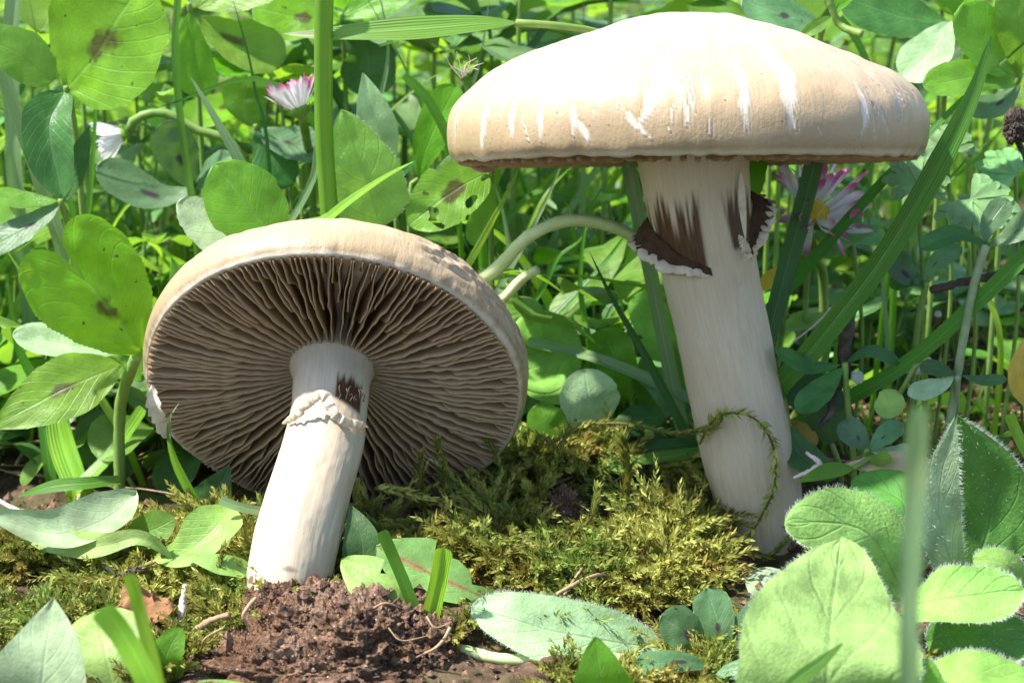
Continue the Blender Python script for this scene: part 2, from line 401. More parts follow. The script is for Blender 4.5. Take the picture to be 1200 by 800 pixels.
GM = grass_mat('grass_deep', (.05, .17, .02), (.13, .40, .02), tr=.3)
GB = grass_mat('grass_bright', (.20, .40, .03), (.45, .75, .04))
GD = grass_mat('grass_dark', (.035, .12, .025), (.08, .26, .02), tr=.25)
GP = grass_mat('grass_pale', (.20, .33, .15), (.3, .5, .12), tr=.3)
GW = grass_mat('grass_white_tip', (.12, .28, .04), (.25, .55, .04), white_tip=.25)
ST = plain_mat('stalk_green', (.13, .24, .04), (.24, .36, .09), 3., .5, .2, tr=.2)
STP = plain_mat('stalk_pale', (.36, .48, .16), (.55, .62, .32), 3., .55, .2, sss=.1)
STG = plain_mat('stalk_grey', (.15, .22, .10), (.26, .32, .17), 5., .6, .3)
STRAW = plain_mat('straw', (.45, .33, .16), (.62, .5, .3), 4., .7, .5, fibre=True, tr=.2)
TWIG = plain_mat('twig', (.03, .02, .015), (.12, .09, .07), 8., .85, .8)
ROOT = plain_mat('rootlet', (.20, .12, .06), (.45, .33, .2), 8., .75, .5)
PALEROOT = plain_mat('pale_root', (.45, .36, .3), (.68, .58, .5), 8., .7, .5)
SOIL = plain_mat('soil', (.035, .020, .012), (.13, .078, .048), 3.2, .9, 1., .08, speck=(.2, .14, .1))
def soil_mat():
    m, t = M('clod_soil'); q = N(t); out = q('OutputMaterial'); obj = q('TexCoord').outputs[3]
    a = q.noise(obj, 1.3, 4., .6); b = q.noise(obj, 7., 5., .7); c2 = q.noise(obj, 30., 4., .7)
    c = q.mix(q.ramp(b, [(.36, 0.), (.62, 1.)]), (.045, .022, .013), (.22, .115, .058))
    c = q.mix(q.ramp(a, [(.45, 0.), (.66, .8)]), c, q.mix(q.ramp(b, [(.4, 0.), (.6, 1.)]), (.12, .07, .045), (.36, .24, .165)))
    c = q.mix(q.ramp(c2, [(.58, 0.), (.66, .8)]), c, (.40, .28, .2)); c = q.mix(q.ramp(c2, [(.34, .8), (.42, 0.)]), c, (.025, .014, .01))
    v = q('TexVoronoi', {'Vector': obj, 'Scale': 9.}, feature='F1').outputs['Distance']; c = q.mix(q.ramp(v, [(.09, .9), (.13, 0.)]), c, (.5, .42, .34))
    bmp = q('Bump', {'Strength': 1., 'Distance': .07, 'Height': q.math('ADD', b, q.math('MULTIPLY', c2, .6))})
    pr = q('BsdfPrincipled', {'Base Color': c, 'Roughness': .85, 'Specular IOR Level': .3, 'Normal': bmp.outputs[0]}); t.links.new(pr.outputs[0], out.inputs[0]); return m
CLOD = soil_mat()
MOSS = attr_mat('moss', (.09, .06, .012), (.20, .20, .028), (.50, .50, .13), tr=.35)
HAIR = plain_mat('leaf_hair', (.55, .62, .5), (.7, .75, .65), 3., .5, 0., tr=.5)
PET = attr_mat('petal', (.8, .78, .79), (.8, .76, .78), (.62, .10, .30), rough=.55, tr=.3)
DISC = plain_mat('daisy_disc', (.65, .40, .02), (.85, .6, .04), 20., .7, .8)
RING = plain_mat('ring_skin', (.40, .32, .22), (.58, .51, .40), 7., .6, .4, sss=.15)
SPORE = plain_mat('spore_brown', (.025, .011, .004), (.075, .032, .011), 7., .75, .6)
FLESH = plain_mat('torn_flesh', (.42, .35, .25), (.62, .55, .44), 6., .6, .5)

# cap skin: colour by masks stored on the mesh (tears, height above the margin)
def cap_mat():
    m, t = M('cap_skin'); q = N(t); out = q('OutputMaterial'); obj = q('TexCoord').outputs[3]
    tear = q('Attribute', attribute_name='tear').outputs['Fac']; hgt = q('Attribute', attribute_name='hgt').outputs['Fac']
    az = q('UVMap').outputs[0]; s = q('SeparateXYZ', {0: az})
    fib = q.noise(q('CombineXYZ', {0: q.math('MULTIPLY', s.outputs[0], 150.), 1: q.math('MULTIPLY', s.outputs[1], 8.), 2: 0.}).outputs[0], 1., 4., .6)
    n1 = q.noise(obj, 1.3, 4.); n2 = q.noise(obj, 20., 4., .7)
    c = q.ramp(q.math('ADD', hgt, q.math('MULTIPLY', q.math('SUBTRACT', n1, .5), .5)), [(.0, (.27, .20, .11)), (.35, (.43, .315, .19)), (.75, (.46, .365, .245)), (1., (.41, .34, .25))])
    c = q.mix(q.math('MULTIPLY', q.ramp(fib, [(.45, 0.), (.7, 1.)]), .45), c, (.33, .235, .13))
    c = q.mix(q.ramp(q.noise(obj, 4.5, 5., .7), [(.56, 0.), (.7, .45)]), c, (.33, .25, .16))
    c = q.mix(q.ramp(q.math('ADD', hgt, q.math('MULTIPLY', n2, .02)), [(.018, .7), (.05, 0.)]), c, (.55, .49, .40))
    c = q.mix(q.math('MULTIPLY', q.ramp(n2, [(.6, 0.), (.72, 1.)]), .3), c, (.4, .3, .17))
    sk = q('TexVoronoi', {'Vector': obj, 'Scale': 5.5}, feature='F1').outputs['Distance']
    c = q.mix(q.math('MULTIPLY', q.ramp(sk, [(.06, 1.), (.10, 0.)]), .75), c, (.20, .11, .06))
    c = q.mix(q.math('MULTIPLY', tear, .62), c, (.64, .59, .52))
    bmp = q('Bump', {'Strength': .5, 'Distance': .03, 'Height': q.math('ADD', q.math('ADD', q.math('MULTIPLY', fib, 1.), q.math('MULTIPLY', n2, .5)), q.math('MULTIPLY', tear, -1.2))})
    pr = q('BsdfPrincipled', {'Base Color': c, 'Roughness': .42, 'Specular IOR Level': .4, 'Normal': bmp.outputs[0], 'Subsurface Weight': .12, 'Subsurface Radius': (.2, .12, .06)})
    t.links.new(pr.outputs[0], out.inputs[0]); return m
def stem_mat():
    m, t = M('stem_skin'); q = N(t); out = q('OutputMaterial'); obj = q('TexCoord').outputs[3]
    br = q('Attribute', attribute_name='brown').outputs['Fac']
    s = q('SeparateXYZ', {0: q('UVMap').outputs[0]})
    fib = q.noise(q('CombineXYZ', {0: q.math('MULTIPLY', s.outputs[0], 85.), 1: q.math('MULTIPLY', s.outputs[1], 9.), 2: 0.}).outputs[0], 1., 5., .65)
    fib2 = q.noise(q('CombineXYZ', {0: q.math('MULTIPLY', s.outputs[0], 200.), 1: q.math('MULTIPLY', s.outputs[1], 22.), 2: 0.}).outputs[0], 1., 4., .6)
    n1 = q.noise(obj, 1.5, 3.)
    c = q.mix(q.ramp(fib, [(.3, 0.), (.7, 1.)]), (.43, .35, .245), (.51, .435, .32))
    c = q.mix(q.math('MULTIPLY', q.ramp(n1, [(.45, 0.), (.75, 1.)]), .45), c, (.42, .31, .21))
    c = q.mix(q.math('MULTIPLY', q.ramp(fib2, [(.5, 0.), (.72, 1.)]), .35), c, (.36, .27, .19))
    sk = q('TexVoronoi', {'Vector': obj, 'Scale': 4.5}, feature='F1').outputs['Distance']
    c = q.mix(q.math('MULTIPLY', q.ramp(sk, [(.03, 1.), (.05, 0.)]), .7), c, (.25, .16, .1))
    c = q.mix(br, c, q.mix(q.ramp(fib2, [(.35, 0.), (.65, 1.)]), (.030, .012, .004), (.10, .043, .015)))
    bmp = q('Bump', {'Strength': .22, 'Distance': .015, 'Height': q.math('ADD', fib, q.math('MULTIPLY', fib2, .5))})
    pr = q('BsdfPrincipled', {'Base Color': c, 'Roughness': .5, 'Specular IOR Level': .35, 'Normal': bmp.outputs[0], 'Subsurface Weight': .12, 'Subsurface Radius': (.2, .12, .07)})
    t.links.new(pr.outputs[0], out.inputs[0]); return m
def gill_mat():
    m, t = M('gill'); q = N(t); out = q('OutputMaterial'); obj = q('TexCoord').outputs[3]
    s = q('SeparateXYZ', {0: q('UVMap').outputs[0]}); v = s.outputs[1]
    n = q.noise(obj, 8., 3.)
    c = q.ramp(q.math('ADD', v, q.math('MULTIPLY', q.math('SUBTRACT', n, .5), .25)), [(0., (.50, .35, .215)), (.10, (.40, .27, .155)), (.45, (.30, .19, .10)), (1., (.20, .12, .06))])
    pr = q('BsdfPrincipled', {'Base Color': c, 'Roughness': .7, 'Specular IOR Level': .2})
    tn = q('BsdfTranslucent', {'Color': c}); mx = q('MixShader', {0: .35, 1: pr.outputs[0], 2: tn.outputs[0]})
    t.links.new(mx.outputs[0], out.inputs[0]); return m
CAP, STEM, GILL = cap_mat(), stem_mat(), gill_mat()

# ------------------------------------------------------------------ ground
def gh(x, y):
    """height of the soil at x, y"""
    x = np.asarray(x, float); y = np.asarray(y, float)
    p = np.stack([x * .5, y * .5, x * 0], -1)
    h = .16 * fbm(p, 3, 3)
    g = lambda cx, cy, sx, sy, a: a * np.exp(-((x - cx) / sx) ** 2 - ((y - cy) / sy) ** 2)
    h = h + g(.9, 21.4, 1.7, 1.4, .42) + g(-4.6, 19.3, 2.2, 1.2, .12) - g(-2.6, 21.9, 2.2, .9, .35) - g(-5.5, 22.5, 2., 1.2, .2) - g(3.1, 20.0, .9, .9, .18)
    return h
def axis(lo, hi, fine_lo, fine_hi, step):
    a = list(np.arange(fine_lo, fine_hi, step)); s = step; p = a[-1]
    while p < hi: s *= 1.16; p += s; a.append(p)
    s = step; p = a[0]
    while p > lo: s *= 1.16; p -= s; a.insert(0, p)
    return np.array(a)
gx = axis(-6000, 6000, -8, 8, .07); gy = axis(-6000, 6000, 13, 30, .07)
GX, GY = np.meshgrid(gx, gy)
near = np.exp(-np.maximum(0, np.hypot(GX, GY - 20) - 14) / 12)
p3 = np.stack([GX * 2.4, GY * 2.4, GX * 0], -1)
GZ = gh(GX, GY) + near * (.11 * np.abs(fbm(p3, 4, 9)) - .06)
far = np.hypot(GX, GY)
GZ = GZ + np.where(far > 300, 25 * fbm(np.stack([GX / 900, GY / 900, GX * 0], -1), 2, 5) * sstep(300, 2500, far), 0)
m_ = mesh('ground', np.stack([GX, GY, GZ], -1).reshape(-1, 3), grid_faces(len(gy), len(gx)))
gm, t = M('ground'); q = N(t); out = q('OutputMaterial'); ob = q('TexCoord').outputs[3]
n1 = q.noise(ob, 2.6, 6., .65); n2 = q.noise(ob, 18., 4., .7); n3 = q.noise(ob, .8, 3.)
c = q.mix(q.ramp(n1, [(.35, 0.), (.65, 1.)]), (.03, .018, .011), (.135, .085, .055))
c = q.mix(q.math('MULTIPLY', q.ramp(n2, [(.58, 0.), (.66, 1.)]), .7), c, (.24, .17, .12))
c = q.mix(q.ramp(n3, [(.48, 0.), (.62, .75)]), c, (.05, .07, .015))
ln = q('VectorMath', {0: ob}, operation='LENGTH').outputs['Value']
c = q.mix(q.ramp(q.math('DIVIDE', ln, 400.), [(.2, 0.), (.6, 1.)]), c, (.06, .12, .02))
bm_ = q('Bump', {'Strength': 1., 'Distance': .08, 'Height': q.math('ADD', n1, q.math('MULTIPLY', n2, .5))})
pr = q('BsdfPrincipled', {'Base Color': c, 'Roughness': .9, 'Specular IOR Level': .2, 'Normal': bm_.outputs[0]}); t.links.new(pr.outputs[0], out.inputs[0])
tag(link('ground', m_, gm), 'dark crumbly soil of the lawn under moss and leaves', kind='structure')

# ------------------------------------------------------------------ mushrooms
CPR = np.array([0, 55, 110, 157, 203, 238, 258, 270, 276, 276.5, 274, 268]) / 276.
CPZ = np.array([173, 169.5, 155, 138, 120, 99, 81.5, 64.5, 45, 25, 10, 1]) / 276.
def cap_mesh(R, tears, wrinkle=None, nth=640, seed=0, zs=1.):
    n1 = 90; prof = spline(np.stack([CPR, CPZ], 1), n1)
    inner = np.stack([np.linspace(.962, 0.0, 26), np.concatenate([np.linspace(.0, .06, 4), .06 + .19 * (np.sin(np.linspace(0, 1, 22) * np.pi / 2)) ** 1.0])], 1)
    pr_ = np.vstack([prof, inner]); K = len(pr_)
    th = np.linspace(0, 2 * np.pi, nth, endpoint=False)
    r = pr_[:, 0][:, None] * np.ones(nth); z = pr_[:, 1][:, None] * zs * np.ones(nth)
    cx, cy = np.cos(th)[None], np.sin(th)[None]
    outer = (np.arange(K) < n1)[:, None]
    z = z * (1 - .06 * np.clip(cx, 0, 1) * np.exp(-((r - .75) / .22) ** 2))
    und = 1 + .006 * vnoise(np.stack(np.broadcast_arrays(cx * 2.2, cy * 2.2, 0 * cx + .5), -1), seed) * np.ones((K, nth)) * sstep(.3, 1, r)
    r = r * und
    lump = .005 * fbm(np.stack([r * cx * 11, r * cy * 11, z * 11], -1), 3, seed + 13) + .010 * fbm(np.stack([r * cx * 3, r * cy * 3, z * 3], -1), 3, seed + 3)
    z = z + lump * outer + (.010 * vnoise(np.stack(np.broadcast_arrays(cx * 6, cy * 6, 0 * cx), -1), seed + 7) + .008 * vnoise(np.stack(np.broadcast_arrays(cx * 22, cy * 22, 0 * cx), -1), seed + 8)) * sstep(.9, 1., r)
    tear = np.zeros_like(r); hn = np.clip(z / .62, 0, 1)
    hcl = z / .627
    for (phi, z0, z1, wd, sl) in tears:
        dph = (th[None] - rad(phi) + np.pi) % (2 * np.pi) - np.pi
        mid = (hcl - z0) / (z1 - z0)
        wn = wd * (.12 + .95 * np.sin(np.clip(mid, 0, 1) * np.pi)) * (1 + .22 * vnoise(np.stack([hcl * 14 + phi, th[None] * 0 + 0 * hcl, 0 * hcl], -1), 4))
        d = np.abs(dph * r - sl * (mid - .5) * .1 - .012 * vnoise(np.stack([hcl * 9 + phi * 3, 0 * hcl, 0 * hcl], -1), 15))
        tear = np.maximum(tear, (1 - sstep(wn * .45, wn * 1.15, d)) * sstep(0, .10, mid) * (1 - sstep(.8, 1., mid)) * outer)
    r = r - .006 * tear
    if wrinkle:
        for (phi, zc, amp, wph, wz) in wrinkle:
            dph = (th[None] - rad(phi) + np.pi) % (2 * np.pi) - np.pi
            e = np.exp(-(dph / wph) ** 2 - ((hcl - zc) / wz) ** 2) * outer
            rg = 1 - np.abs(fbm(np.stack([dph * 5 + hcl * 3, hcl * 11 - dph * 2, 0 * hcl], -1), 3, 31)) * 2
            r = r + e * amp * rg; z = z - e * amp * .4 * rg
            tear = np.maximum(tear, np.clip(e * (rg < .35) * .6, 0, 1))
    V = np.stack([r * cx, r * cy, z], -1).reshape(-1, 3) * R
    F = grid_faces(K, nth, True)
    uv = np.stack(np.broadcast_arrays((th / (2 * np.pi))[None], np.linspace(0, 1, K)[:, None]), -1).reshape(-1, 2)
    return mesh('cap', V, F, uv, {'tear': tear, 'hgt': np.clip(hcl, 0, 1) * outer})

def gill_mesh(R, r0, seed, r1=.958, n=40):
    r = np.linspace(r0, r1, n); t = (r - .17) / (.965 - .17)
    zl = .115 * (1 - np.clip(t, 0, 1)) ** 1.5 - .012 - .03 * np.sin(np.clip(t, 0, 1) * np.pi)       # free edge
    zt = .05 + .19 * np.sin(np.clip((.962 - r) / .962, 0, 1) * np.pi / 2 * 1.1) + .01 - .05 * sstep(.93, .962, r)                 # where it joins the flesh
    ramp_ = sstep(r0 - .02, r0 + .16, r) if r0 > .2 else np.ones(n)
    zl = zt + (zl - zt) * (ramp_ * .97 + .03)
    K = 7; k = np.linspace(0, 1, K)
    z = zl[:, None] * (1 - k) + zt[:, None] * k
    R_ = r[:, None] * np.ones(K)
    wob = .013 * vnoise(np.stack([R_ * 5.5, z * 7, 0 * z + seed * 3.7], -1), seed) + .007 * vnoise(np.stack([R_ * 16, z * 12, 0 * z + seed], -1), seed + 2) * (1 - k)
    wob = wob * np.clip(r * 1.6, .15, 1)[:, None]
    th_ = .0028 + .0035 * k
    z = z + .005 * vnoise(np.stack([R_ * 30, 0 * z, 0 * z], -1), seed + 9) * (1 - k)
    A = np.stack([R_, wob - th_, z], -1); B = np.stack([R_, wob + th_, z], -1)
    ring = np.concatenate([A[:, ::-1], B], 1)                # n x 2K, up one side and down the other
    V = ring.reshape(-1, 3) * R
    kk = np.concatenate([k[::-1], k]); uv = np.stack(np.broadcast_arrays(r[:, None], kk[None]), -1).reshape(-1, 2)
    return mesh('gill', V, grid_faces(n, 2 * K), uv)

def add_gills(parent, R, nfull, seed):
    full = [gill_mesh(R, .15, seed + i) for i in range(7)]
    half = [gill_mesh(R, r0, seed + 20 + i) for i, r0 in enumerate((.38, .46, .52))]
    short = [gill_mesh(R, r0, seed + 30 + i) for i, r0 in enumerate((.66, .72, .78))]
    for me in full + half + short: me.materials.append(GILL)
    a = 0.; tot = nfull * 3; rr = random.Random(seed)
    for i in range(tot):
        th = 2 * math.pi * (i + rr.uniform(-.18, .18)) / tot
        k = i % 3
        me = rr.choice(full) if k == 0 else (rr.choice(half) if (i // 3) % 2 == k - 1 else rr.choice(short + half[:1]))
        o = bpy.data.objects.new('gill', me); COL.objects.link(o); o.parent = parent; o.rotation_euler = (0, 0, th)

def stem_mesh(spine, radii, brown=None, n=240, sides=144, seed=0, flute=.006):
    S = spline(spine, n); r = spline(np.stack([np.linspace(0, 1, len(radii)), radii], 1), n)
    r = np.interp(np.linspace(0, 1, n), r[:, 0], r[:, 1])
    T = nrm(np.gradient(S, axis=0)); A = nrm(CR[None] - T * (T @ CR)[:, None]); B = np.cross(T, A)
    B = np.where((B @ CF)[:, None] > 0, -B, B)       # theta=90 faces the camera
    th = np.linspace(0, 2 * np.pi, sides, endpoint=False); s = np.linspace(0, 1, n)
    cth = np.cos(th)[None]; sth = np.sin(th)[None]
    q3 = lambda f, g: np.stack(np.broadcast_arrays(cth * f, sth * f, s[:, None] * g), -1)
    rr = r[:, None] * (1 + .05 * vnoise(q3(1.2, 5), seed) + .014 * fbm(q3(3., 16), 3, seed + 4) + flute * vnoise(q3(7, 3), seed + 1) + .006 * vnoise(q3(20, 14), seed + 2))
    V = S[:, None] + rr[..., None] * (cth[..., None] * A[:, None] + sth[..., None] * B[:, None])
    br = np.zeros((n, sides)) if brown is None else brown(np.degrees(th)[None] * np.ones((n, 1)), s[:, None] * np.ones((1, sides)))
    uv = np.stack(np.broadcast_arrays((th / (2 * np.pi))[None], s[:, None]), -1).reshape(-1, 2)
    F = [grid_faces(n, sides, True)]; V = np.vstack([V.reshape(-1, 3), S[0], S[-1]]); uv = np.vstack([uv, [[.5, 0]], [[.5, 1]]]); j = np.arange(sides)
    F.append(np.stack([(j + 1) % sides, j, np.full(sides, n * sides)], 1)); F.append(np.stack([(n - 1) * sides + j, (n - 1) * sides + (j + 1) % sides, np.full(sides, n * sides + 1)], 1))
    at = lambda thd, ss, off=0.: (lambda i: S[i] + (r[i] + off) * (math.cos(rad(thd)) * A[i] + math.sin(rad(thd)) * B[i]))(int(round(np.clip(ss, 0, 1) * (n - 1))))
    return mesh('stem', V, F, uv, {'brown': np.concatenate([br.ravel(), [0, 0]])}), at

def orient(obj, axis_, loc, spin=0.):
    a = nrm(axis_); x = nrm(CR - a * np.dot(a, CR)); y = np.cross(a, x)
    m = Matrix(((x[0], y[0], a[0], loc[0]), (x[1], y[1], a[1], loc[1]), (x[2], y[2], a[2], loc[2]), (0, 0, 0, 1)))
    obj.matrix_world = m

def lump_strip(pts, rad_, n=60, seed=0, sides=14, amp=.35, freq=1.1, thick=.34):
    """a torn flap of skin: flattened, thin, with a ragged lower edge and small folds"""
    n = max(n, 120); S = spline(pts, n); r = spl1(rad_, n) * 1.15; T = nrm(np.gradient(S, axis=0)); A = nrm(np.cross(T, -CF)); A = np.where((A @ CU)[:, None] > 0, -A, A); B = np.cross(T, A)
    k = np.linspace(0, n * freq * .22, n); th = np.linspace(0, 2 * np.pi, sides, endpoint=False)
    rag = 1 + .7 * amp * (vnoise(np.stack([k, k * 0, k * 0], -1), seed) + .6 * vnoise(np.stack([k * 2.7, k * 0 + 4, k * 0], -1), seed + 2))
    fold_ = .5 * r * vnoise(np.stack([k * .9, k * 0 + 8, k * 0], -1), seed + 5)
    ends = np.clip(np.minimum(np.linspace(0, 1, n), np.linspace(1, 0, n)) * 14, .12, 1) ** .5
    c, sn = np.cos(th)[None], np.sin(th)[None]
    a = r[:, None] * ends[:, None] * c * np.where(c > 0, rag[:, None] * 1.15, .8); b = r[:, None] * ends[:, None] * thick * sn * (1 + .5 * c) + fold_[:, None]
    pleat = .07 * r[:, None] * np.sin(k[:, None] * 4 + 2 * vnoise(np.stack([k, k * 0, k * 0 + 2], -1), seed + 6)[:, None]) * np.clip(c, 0, 1)
    V = (S[:, None] + a[..., None] * A[:, None] + (b + pleat)[..., None] * B[:, None]).reshape(-1, 3); V = V + .004 * vnoise(V * 25, seed)[:, None]
    F = [grid_faces(n, sides, True)]; j = np.arange(sides); V = np.vstack([V, S[0], S[-1]])
    F.append(np.stack([(j + 1) % sides, j, np.full(sides, n * sides)], 1)); F.append(np.stack([(n - 1) * sides + j, (n - 1) * sides + (j + 1) % sides, np.full(sides, n * sides + 1)], 1))
    return mesh('roll', V, F)

# --- upright mushroom, right
base_r = P(906, 668, 20.6)
MR = empty('mushroom', base_r, 'tall upright mushroom with broad cream cap and leaning stem, on the right', 'mushroom')
axr = nrm(CU + CR * -.012 - CF * .088)
cr_c = P(803, 187, 21.0)
Rr = 277 / 2000 * depth(cr_c)
tears = []
def tz(px, y0, y1, wpx, sl=0.):
    # a tear seen at px, from height y0 down to y1 in the photograph
    x = np.clip((px - 803) / 268., -.995, .995)
    z0, z1 = (187 - y1) / 173., (187 - y0) / 173.
    tears.append((-math.degrees(math.acos(x)), z0, z1, wpx / 277. / 2, sl))
for a in [(748, 60, 166, 19, 1.2), (835, 80, 172, 12, 0), (884, 40, 168, 22, .4), (962, 108, 172, 12, .2), (1010, 110, 158, 7, .9), (575, 110, 180, 10, .3), (608, 120, 168, 9, 0), (633, 125, 172, 7, 0),
          (668, 130, 168, 8, 0), (677, 148, 174, 10, -.4), (645, 80, 150, 8, 1.), (690, 110, 140, 6, 0), (730, 140, 172, 12, -1.2), (1062, 110, 160, 4, .6), (545, 100, 175, 6, .5), (778, 130, 158, 6, 0), (800, 150, 168, 4, 0)]: tz(*a)
tears += [(-random.uniform(8, 172), a_, a_ + random.uniform(.08, .3), random.uniform(.0025, .006), random.uniform(-1, 1)) for a_ in [random.uniform(.05, .5) for _ in range(46)]]
tears += [(p_, .05, .5 + .2 * random.random(), .015 + .02 * random.random(), 0) for p_ in (20, 55, 83, 118, 150)]
cap = link('cap', cap_mesh(Rr, tears, seed=2, zs=.96), CAP, MR)
bpy.context.view_layer.update()
cap.matrix_parent_inverse = MR.matrix_world.inverted()
orient(cap, axr, cr_c)
add_gills(cap, Rr, 30, 100)
def hang(o, parent):
    o.parent = parent; bpy.context.view_layer.update(); o.matrix_parent_inverse = parent.matrix_world.inverted()

def brown_r(th, s):
    # two stained patches with frayed upper edges (photo: left one x 757-812, right one 836-880)
    fr = lambda t0, k: np.abs(((th + t0) * k) % 1 - .5) * 2
    jag = .055 * (vnoise(np.stack([th * .16, th * 0, th * 0], -1), 8) * .5 + .5) + .03 * (vnoise(np.stack([th * .5, th * 0, th * 0], -1), 12))
    # s=0 top ... 1 base;
    lt = (1 - sstep(.255, .262, s)) * sstep(.085 + jag * 1.0, .12 + jag * 1.5, s) * sstep(93, 98, th) * (1 - sstep(205, 225, th))
    lim = .27 - (th - 40) * 0
    rt = (1 - sstep(.22, .235, s)) * sstep(.07 + jag + np.abs(th - 62) * -.0 + sstep(58, 76, th) * .0, .11 + jag * 1.4, s) * sstep(18, 24, th) * (1 - sstep(58 + 18 * (1 - s / .25), 62 + 18 * (1 - s / .25), th))
    dirt = .85 * sstep(.15, .4, vnoise(np.stack([th * .08, s * 34, th * 0], -1), 35) + (s - .95) * 9) * sstep(.84, .93, s)
    return np.clip(np.maximum(np.maximum(lt, rt), dirt), 0, 1)
pr0 = [P(812, 165, 21.1), P(814, 200, 21.0), P(823, 270, 20.95), P(838, 350, 20.9), P(858, 440, 20.8), P(880, 540, 20.7), P(900, 640, 20.6), P(908, 690, 20.6)]
k_ = depth(P(830, 400, 20.9)) / 2000
rads = np.array([66, 60, 56, 54.5, 54, 54.5, 47, 38]) * k_
sm_, atr = stem_mesh(pr0, rads, brown_r, seed=3)
stem_r = child('stem', sm_, STEM, MR)
# ragged ring: left skirt
def skirt(at, spec, seed, name, mat_in, root, rim_r, parent):
    """spec: list of (theta, s_top, s_out, out) ; a flap that leaves the stem at s_top and hangs out at s_out"""
    n = 70; sp_ = spline(np.array(spec, float), n); K = 12
    V = np.zeros((n, K, 3))
    for i, (th, s0, s1, off) in enumerate(sp_):
        off = off * (1 + .18 * math.sin(i * 1.1)); 
        for j in range(K):
            f = j / (K - 1)
            V[i, j] = at(th, s0 + (s1 - s0) * f, .006 + off * f ** .8)
    V = V + .008 * vnoise(V * 9, seed)[..., None]
    o = child(name, mesh(name, V.reshape(-1, 3), grid_faces(n, K)), mat_in, root)
    rim = V[:, -1]
    rm = child('ring', lump_strip(rim[::4], rim_r, n=90, seed=seed, amp=.42, freq=1.3), RING, root)
    for c_ in (o, rm):
        c_.parent = parent
    return o, rm
skirt(atr, [(92, .252, .268, .02), (105, .235, .258, .05), (125, .215, .245, .09), (145, .19, .228, .14), (165, .165, .205, .19), (185, .15, .185, .2), (205, .15, .18, .15), (215, .16, .18, .05)], 5, 'spore_skirt', SPORE, MR, [.03, .055, .06, .055, .05, .035], stem_r)
skirt(atr, [(38, .235, .262, .03), (30, .2, .235, .07), (15, .16, .2, .16), (-5, .13, .165, .24), (-25, .12, .15, .2), (-45, .12, .15, .08)], 6, 'spore_skirt', SPORE, MR, [.03, .055, .06, .055, .035], stem_r)
# hanging curl right of the middle
pts = [P(866, 275, 20.4), P(872, 285, 20.35), P(876, 296, 20.35), P(872, 306, 20.35)]
c_ = child('ring_curl', lump_strip(pts, [.02, .045, .05, .02], n=30, seed=10), RING, MR); c_.parent = stem_r
V, F, uv, D = leaf([P(868, 200, 20.5), P(870, 240, 20.42), P(874, 285, 20.36)], .09, 'lance', tilt=0, fold=.1); c_ = child('torn_strip', mesh('torn_strip', V, F, uv), FLESH, MR); c_.parent = stem_r
# curled scrap of veil under the left margin of the cap
pts = [P(550, 186, 20.9), P(556, 194, 20.8), P(566, 198, 20.75), P(577, 196, 20.8), P(585, 190, 20.9)]
V, F, uv, D = leaf(pts, .13, 'oval', tilt=40, fold=.1, cup=.3); child('veil_scrap', mesh('veil_scrap', V, F, uv), plain_mat('veil', (.25, .1, .04), (.55, .4, .25), 6.), MR)
# fine plant hairs stuck to the upper left of the cap
for i, (dx, dy) in enumerate([(-18, -26), (-6, -32), (8, -28), (18, -24), (26, -18), (2, -20), (-12, -14), (20, -10)]):
    b = P(541 + i * .8, 92 - i, 20.9); e = P(541 + dx, 92 + dy, 20.8); mth = (b + e) / 2 + np.array([.05 * (i % 3 - 1), 0, .03])
    V, F, uv = tube([b, mth, e], [.008, .006, .003], n=8, sides=4); child('fibre', mesh('fibre', V, F, uv), PALEROOT, MR)

# --- tilted mushroom, left
base_l = P(345, 705, 17.9)
ML = empty('mushroom', base_l, 'uprooted mushroom leaning back with brown gills showing, soil clod at its foot', 'mushroom')
th_ = rad(45.5)
axl = nrm((CU * math.cos(rad(3)) + CR * math.sin(rad(3))) * math.sin(th_) + CF * math.cos(th_))
cl_c = P(391, 459, 20.3)
Rl = 226 / 2000 * depth(cl_c)
tl = []
capl = link('cap', cap_mesh(Rl, tl, wrinkle=[(-50, .4, .022, .3, .3), (-22, .3, .014, .35, .25)], seed=5), CAP, ML)
hang(capl, ML); orient(capl, axl, cl_c)
add_gills(capl, Rl, 62, 200)
def brown_l(th, s):
    j = .018 * vnoise(np.stack([th * .16, th * 0, th * 0], -1), 21) + .008 * vnoise(np.stack([th * .6, th * 0, th * 0], -1), 22)
    return sstep(.262 + j, .292 + j, s) * (1 - sstep(.352, .365, s + (th - 45) * .0004)) * sstep(24, 28, th) * (1 - sstep(72, 76, th)) + .8 * sstep(.1, .35, vnoise(np.stack([th * .07, s * 30, th * 0], -1), 33) + (s - .93) * 8) * sstep(.8, .9, s)
pl0 = [P(391, 396, 20.9), P(389, 430, 20.4), P(386, 470, 19.85), P(379, 520, 19.35), P(362, 580, 18.8), P(346, 640, 18.35), P(335, 700, 18.0), P(331, 730, 17.8)]
kk = lambda p: depth(p) / 2000
rl = np.array([76, 49, 44, 45, 47, 49, 48, 42]) * np.array([kk(p) for p in pl0])
sl_, atl = stem_mesh(pl0, rl, brown_l, seed=13)
stem_l = child('stem', sl_, STEM, ML)
ringp = [P(331, 496, 19.28), P(345, 486, 19.1), P(358, 473, 19.1), P(372, 463, 19.12), P(383, 464, 19.1), P(389, 477, 19.0), P(396, 488, 18.98), P(408, 494, 19.02), P(420, 496, 19.12), P(431, 500, 19.35)]
c_ = child('ring', lump_strip(ringp, [.02, .036, .045, .052, .06, .05, .05, .045, .038, .02], n=160, seed=14, amp=.3, freq=1.1, sides=16), RING, ML); c_.parent = stem_l
rt_ = random.Random(3)
